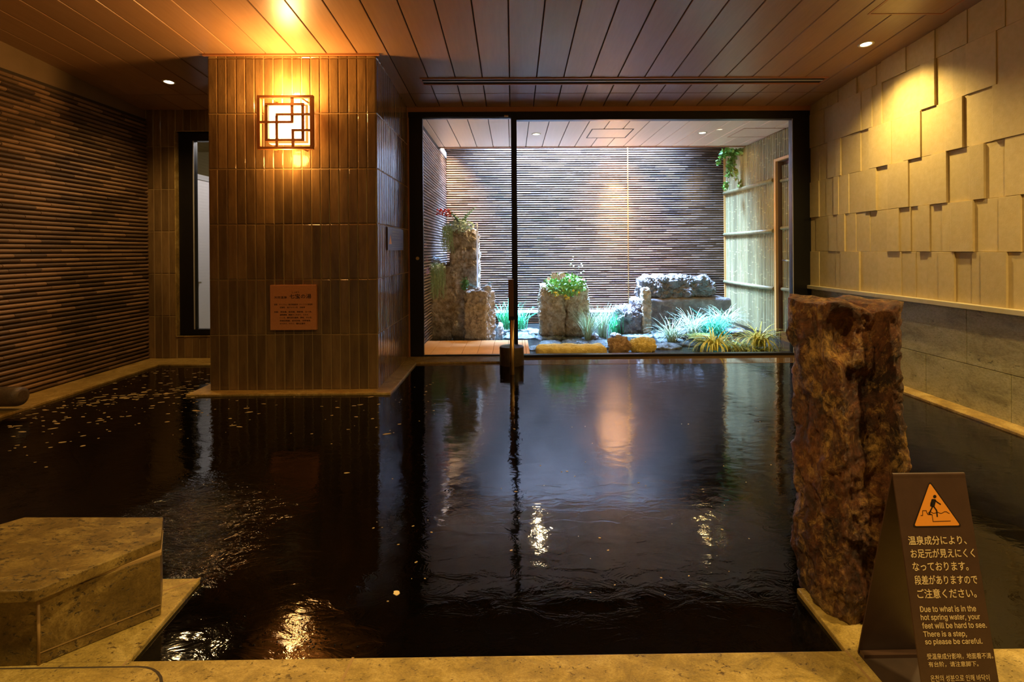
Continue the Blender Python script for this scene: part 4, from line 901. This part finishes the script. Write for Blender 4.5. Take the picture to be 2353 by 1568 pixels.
# ivy
rg = random.Random(77); m = M(); strands = [[(1700, 342), (1680, 360), (1672, 395), (1668, 425), (1665, 435)], [(1690, 345), (1685, 375), (1692, 400), (1700, 425), (1706, 432)], [(1712, 345), (1690, 350), (1665, 350), (1655, 372)], [(1675, 345), (1660, 352), (1650, 376)], [(1690, 345), (1676, 380), (1680, 405)]]
st_ = M()
for s_ in strands:
    pts = [at(x, y_, 7.0) for x, y_ in s_]; st_.tube(pts, .004, 5)
    for i in range(len(pts)-1):
        for k in range(34 if i < 2 else 18): p = pts[i].lerp(pts[i+1], rg.random()); leafball(m, p, (.04, .04, .035), 1, .034, rg, 0)
leafball(m, at(1685, 350, 6.98), (.20, .10, .05), 130, .034, rg, 0)
o = st_.build('ivy_vine', 'twig', loc=tuple(at(1690, 345, 7.))); tag(o, 'green ivy hanging from the ceiling opening over the bamboo fence', 'ivy'); m.build('ivy_leaves', 'leaf_green', o)

# ------------------------------------------------------------------ lights
def downlight(px_, py_, label, surf, r=.05, st=None, col=(1, .80, .52), power=40, size=1.6, aim=None, blend=1., glow='downlight_glow', make=True, soft=.03):
    p = surf(px_, py_) if isinstance(px_, (int, float)) and make is True else Vector(px_)
    sl_ = surf is oncl
    tl = thing('downlight', tuple(p), label, 'downlight')
    n0 = Vector((0, -.0749, -1)).normalized() if sl_ else Vector((0, 0, -1)); q0 = p+n0*.0
    m = M(); ring = []
    for k in range(28):
        a = 2*PI*k/28; d = Vector((math.cos(a), math.sin(a), (-.0749*math.sin(a)) if sl_ else 0)); ring.append(d)
    vs = []
    for (rr_, h) in ((r, -.001), (r, .004), (r*.72, .005), (r*.68, .001)): vs += [p+d*rr_+n0*h for d in ring]
    m.add(vs, [(j*28+k, j*28+(k+1) % 28, (j+1)*28+(k+1) % 28, (j+1)*28+k) for j in range(3) for k in range(28)], .5, True); m.build('trim_ring', 'brass_white', tl)
    m = M(); m.add([p+d*r*.68+n0*.0015 for d in ring], [tuple(range(28))]); m.build('lens', glow, tl)
    L = bpy.data.lights.new('spot', 'SPOT'); L.energy = power; L.color = col; L.spot_size = size; L.spot_blend = blend; L.shadow_soft_size = soft
    lo = bpy.data.objects.new('spot', L); C.objects.link(lo); lo.location = p+n0*.02
    tgt = Vector(aim) if aim else p-Z; lo.rotation_euler = (tgt-lo.location).to_track_quat('-Z', 'Y').to_euler()
    return p
simple('brass_white', (.62, .52, .34), .4)
WARM = (1, .66, .24)
p1 = downlight(1990, 101, 'round downlight in the brown ceiling close to the relief wall', oncl, power=130, col=(1, .70, .26), size=2.25, aim=(XR-.35, oncl(1990, 101).y+.05, 0.))
p2 = downlight(388, 188, 'round downlight in the dark left part of the brown ceiling', oncl, power=60, col=(1, .62, .22), size=2.3)
downlight(1232, 308, 'garden ceiling downlight nearest the black mullion', ong, r=.055, power=150, col=(1, .70, .34), size=2.5)
downlight(1614, 305, 'garden ceiling downlight left of the bamboo fence', ong, r=.055, power=90, col=(1, .66, .20), size=2.3)
def spot(loc, aim, power, col, size=1.4, blend=1., soft=.05, name='spot'):
    L = bpy.data.lights.new(name, 'SPOT'); L.energy = power; L.color = col; L.spot_size = size; L.spot_blend = blend; L.shadow_soft_size = soft
    lo = bpy.data.objects.new(name, L); C.objects.link(lo); lo.location = loc; lo.rotation_euler = (Vector(aim)-Vector(loc)).to_track_quat('-Z', 'Y').to_euler(); return lo
def area(loc, aim, power, col, sx, sy, spread=PI, name='area'):
    L = bpy.data.lights.new(name, 'AREA'); L.energy = power; L.color = col; L.shape = 'RECTANGLE'; L.size = sx; L.size_y = sy; L.spread = spread
    lo = bpy.data.objects.new(name, L); C.objects.link(lo); lo.location = loc; lo.rotation_euler = (Vector(aim)-Vector(loc)).to_track_quat('-Z', 'Y').to_euler(); return lo
def point(loc, power, col, soft=.02):
    L = bpy.data.lights.new('glow_boost', 'POINT'); L.energy = power; L.color = col; L.shadow_soft_size = soft; lo = bpy.data.objects.new('glow_boost', L); C.objects.link(lo); lo.location = loc
LC = (1, .50, .13)
point((lmx, YP-.112, lmz+lw2+.06), 40, LC, .06); point((lmx, YP-.112, lmz-lw2-.06), 8, LC, .06)  # unseen point lights added above and below the wall lamp to boost its glow
# downlights outside the frame, over the front kerb, then added fill spots for the side walls
spot((-.35, .75, ceil_z(.75)-.03), (-.4, .9, 0), 160, WARM, 2.1)
spot((1.75, .55, ceil_z(.55)-.03), (1.3, .9, .2), 190, WARM, 2.1)
spot((-2.6, 1.5, ceil_z(1.5)-.03), (-2.7, 1.7, 0), 36, WARM, 2.2)  # added fill to brighten the left wall, no known fitting
spot((2.2, 1.7, ceil_z(1.7)-.03), (2.6, 1.9, .3), 190, (1, .68, .26), 2.1)  # added fill to lift the dado of the right wall
# daylight-coloured strip above the opening at the garden's back wall, and warm wall washers
area(((XGL+XF)/2-.15, (YO+YG)/2+.03, 3.2), ((XGL+XF)/2-.15, (YO+YG)/2, 0), 2100, (.27, .50, 1.), XF-XGL-1.7, .45, 1.7)
wx = at(1405, 450, YG)
spot((wx.x+.02, YO+.09, ZO+.25), (wx.x+.04, YG, 1.62), 6500, (1, .66, .33), .52, 1., .04)
spot((wx.x+.05, YO+.05, ZO+.45), (wx.x+.05, YG, 1.3), 1500, (1, .62, .30), 1.15, 1., .04)
spot((at(1000, 450, 7).x+.1, YO+.1, ZO+.2), (at(1000, 450, 7).x, YG, 1.5), 1100, (1, .68, .38), 1.5)
area((.9, 4.98, .03), (.9, 6.3, 2.4), 8, (1, .66, .30), 3.2, .06)  # added unseen low fill for the garden ceiling and stone fronts
area((xq+.9, 6.0, 2.48), (xq, 6.0, 1.0), 30, (1., .93, .9), .8, .8)
# world: nearly dark
wd_ = bpy.data.worlds.new('world'); S.world = wd_; wd_.use_nodes = True
wd_.node_tree.nodes['Background'].inputs[0].default_value = (1, .60, .28, 1); wd_.node_tree.nodes['Background'].inputs[1].default_value = .13
for o in list(bpy.data.objects):
    if '_o' in o: del o['_o']
S.view_settings.view_transform = 'Standard'; S.view_settings.look = 'None'; S.view_settings.exposure = 0; S.view_settings.gamma = 1
S.view_settings.use_curve_mapping = False
S.cycles.use_denoising = True; S.cycles.max_bounces = 6; S.cycles.diffuse_bounces = 3; S.cycles.glossy_bounces = 3; S.cycles.use_adaptive_sampling = True; S.cycles.adaptive_threshold = .03; S.cycles.sample_clamp_indirect = 6
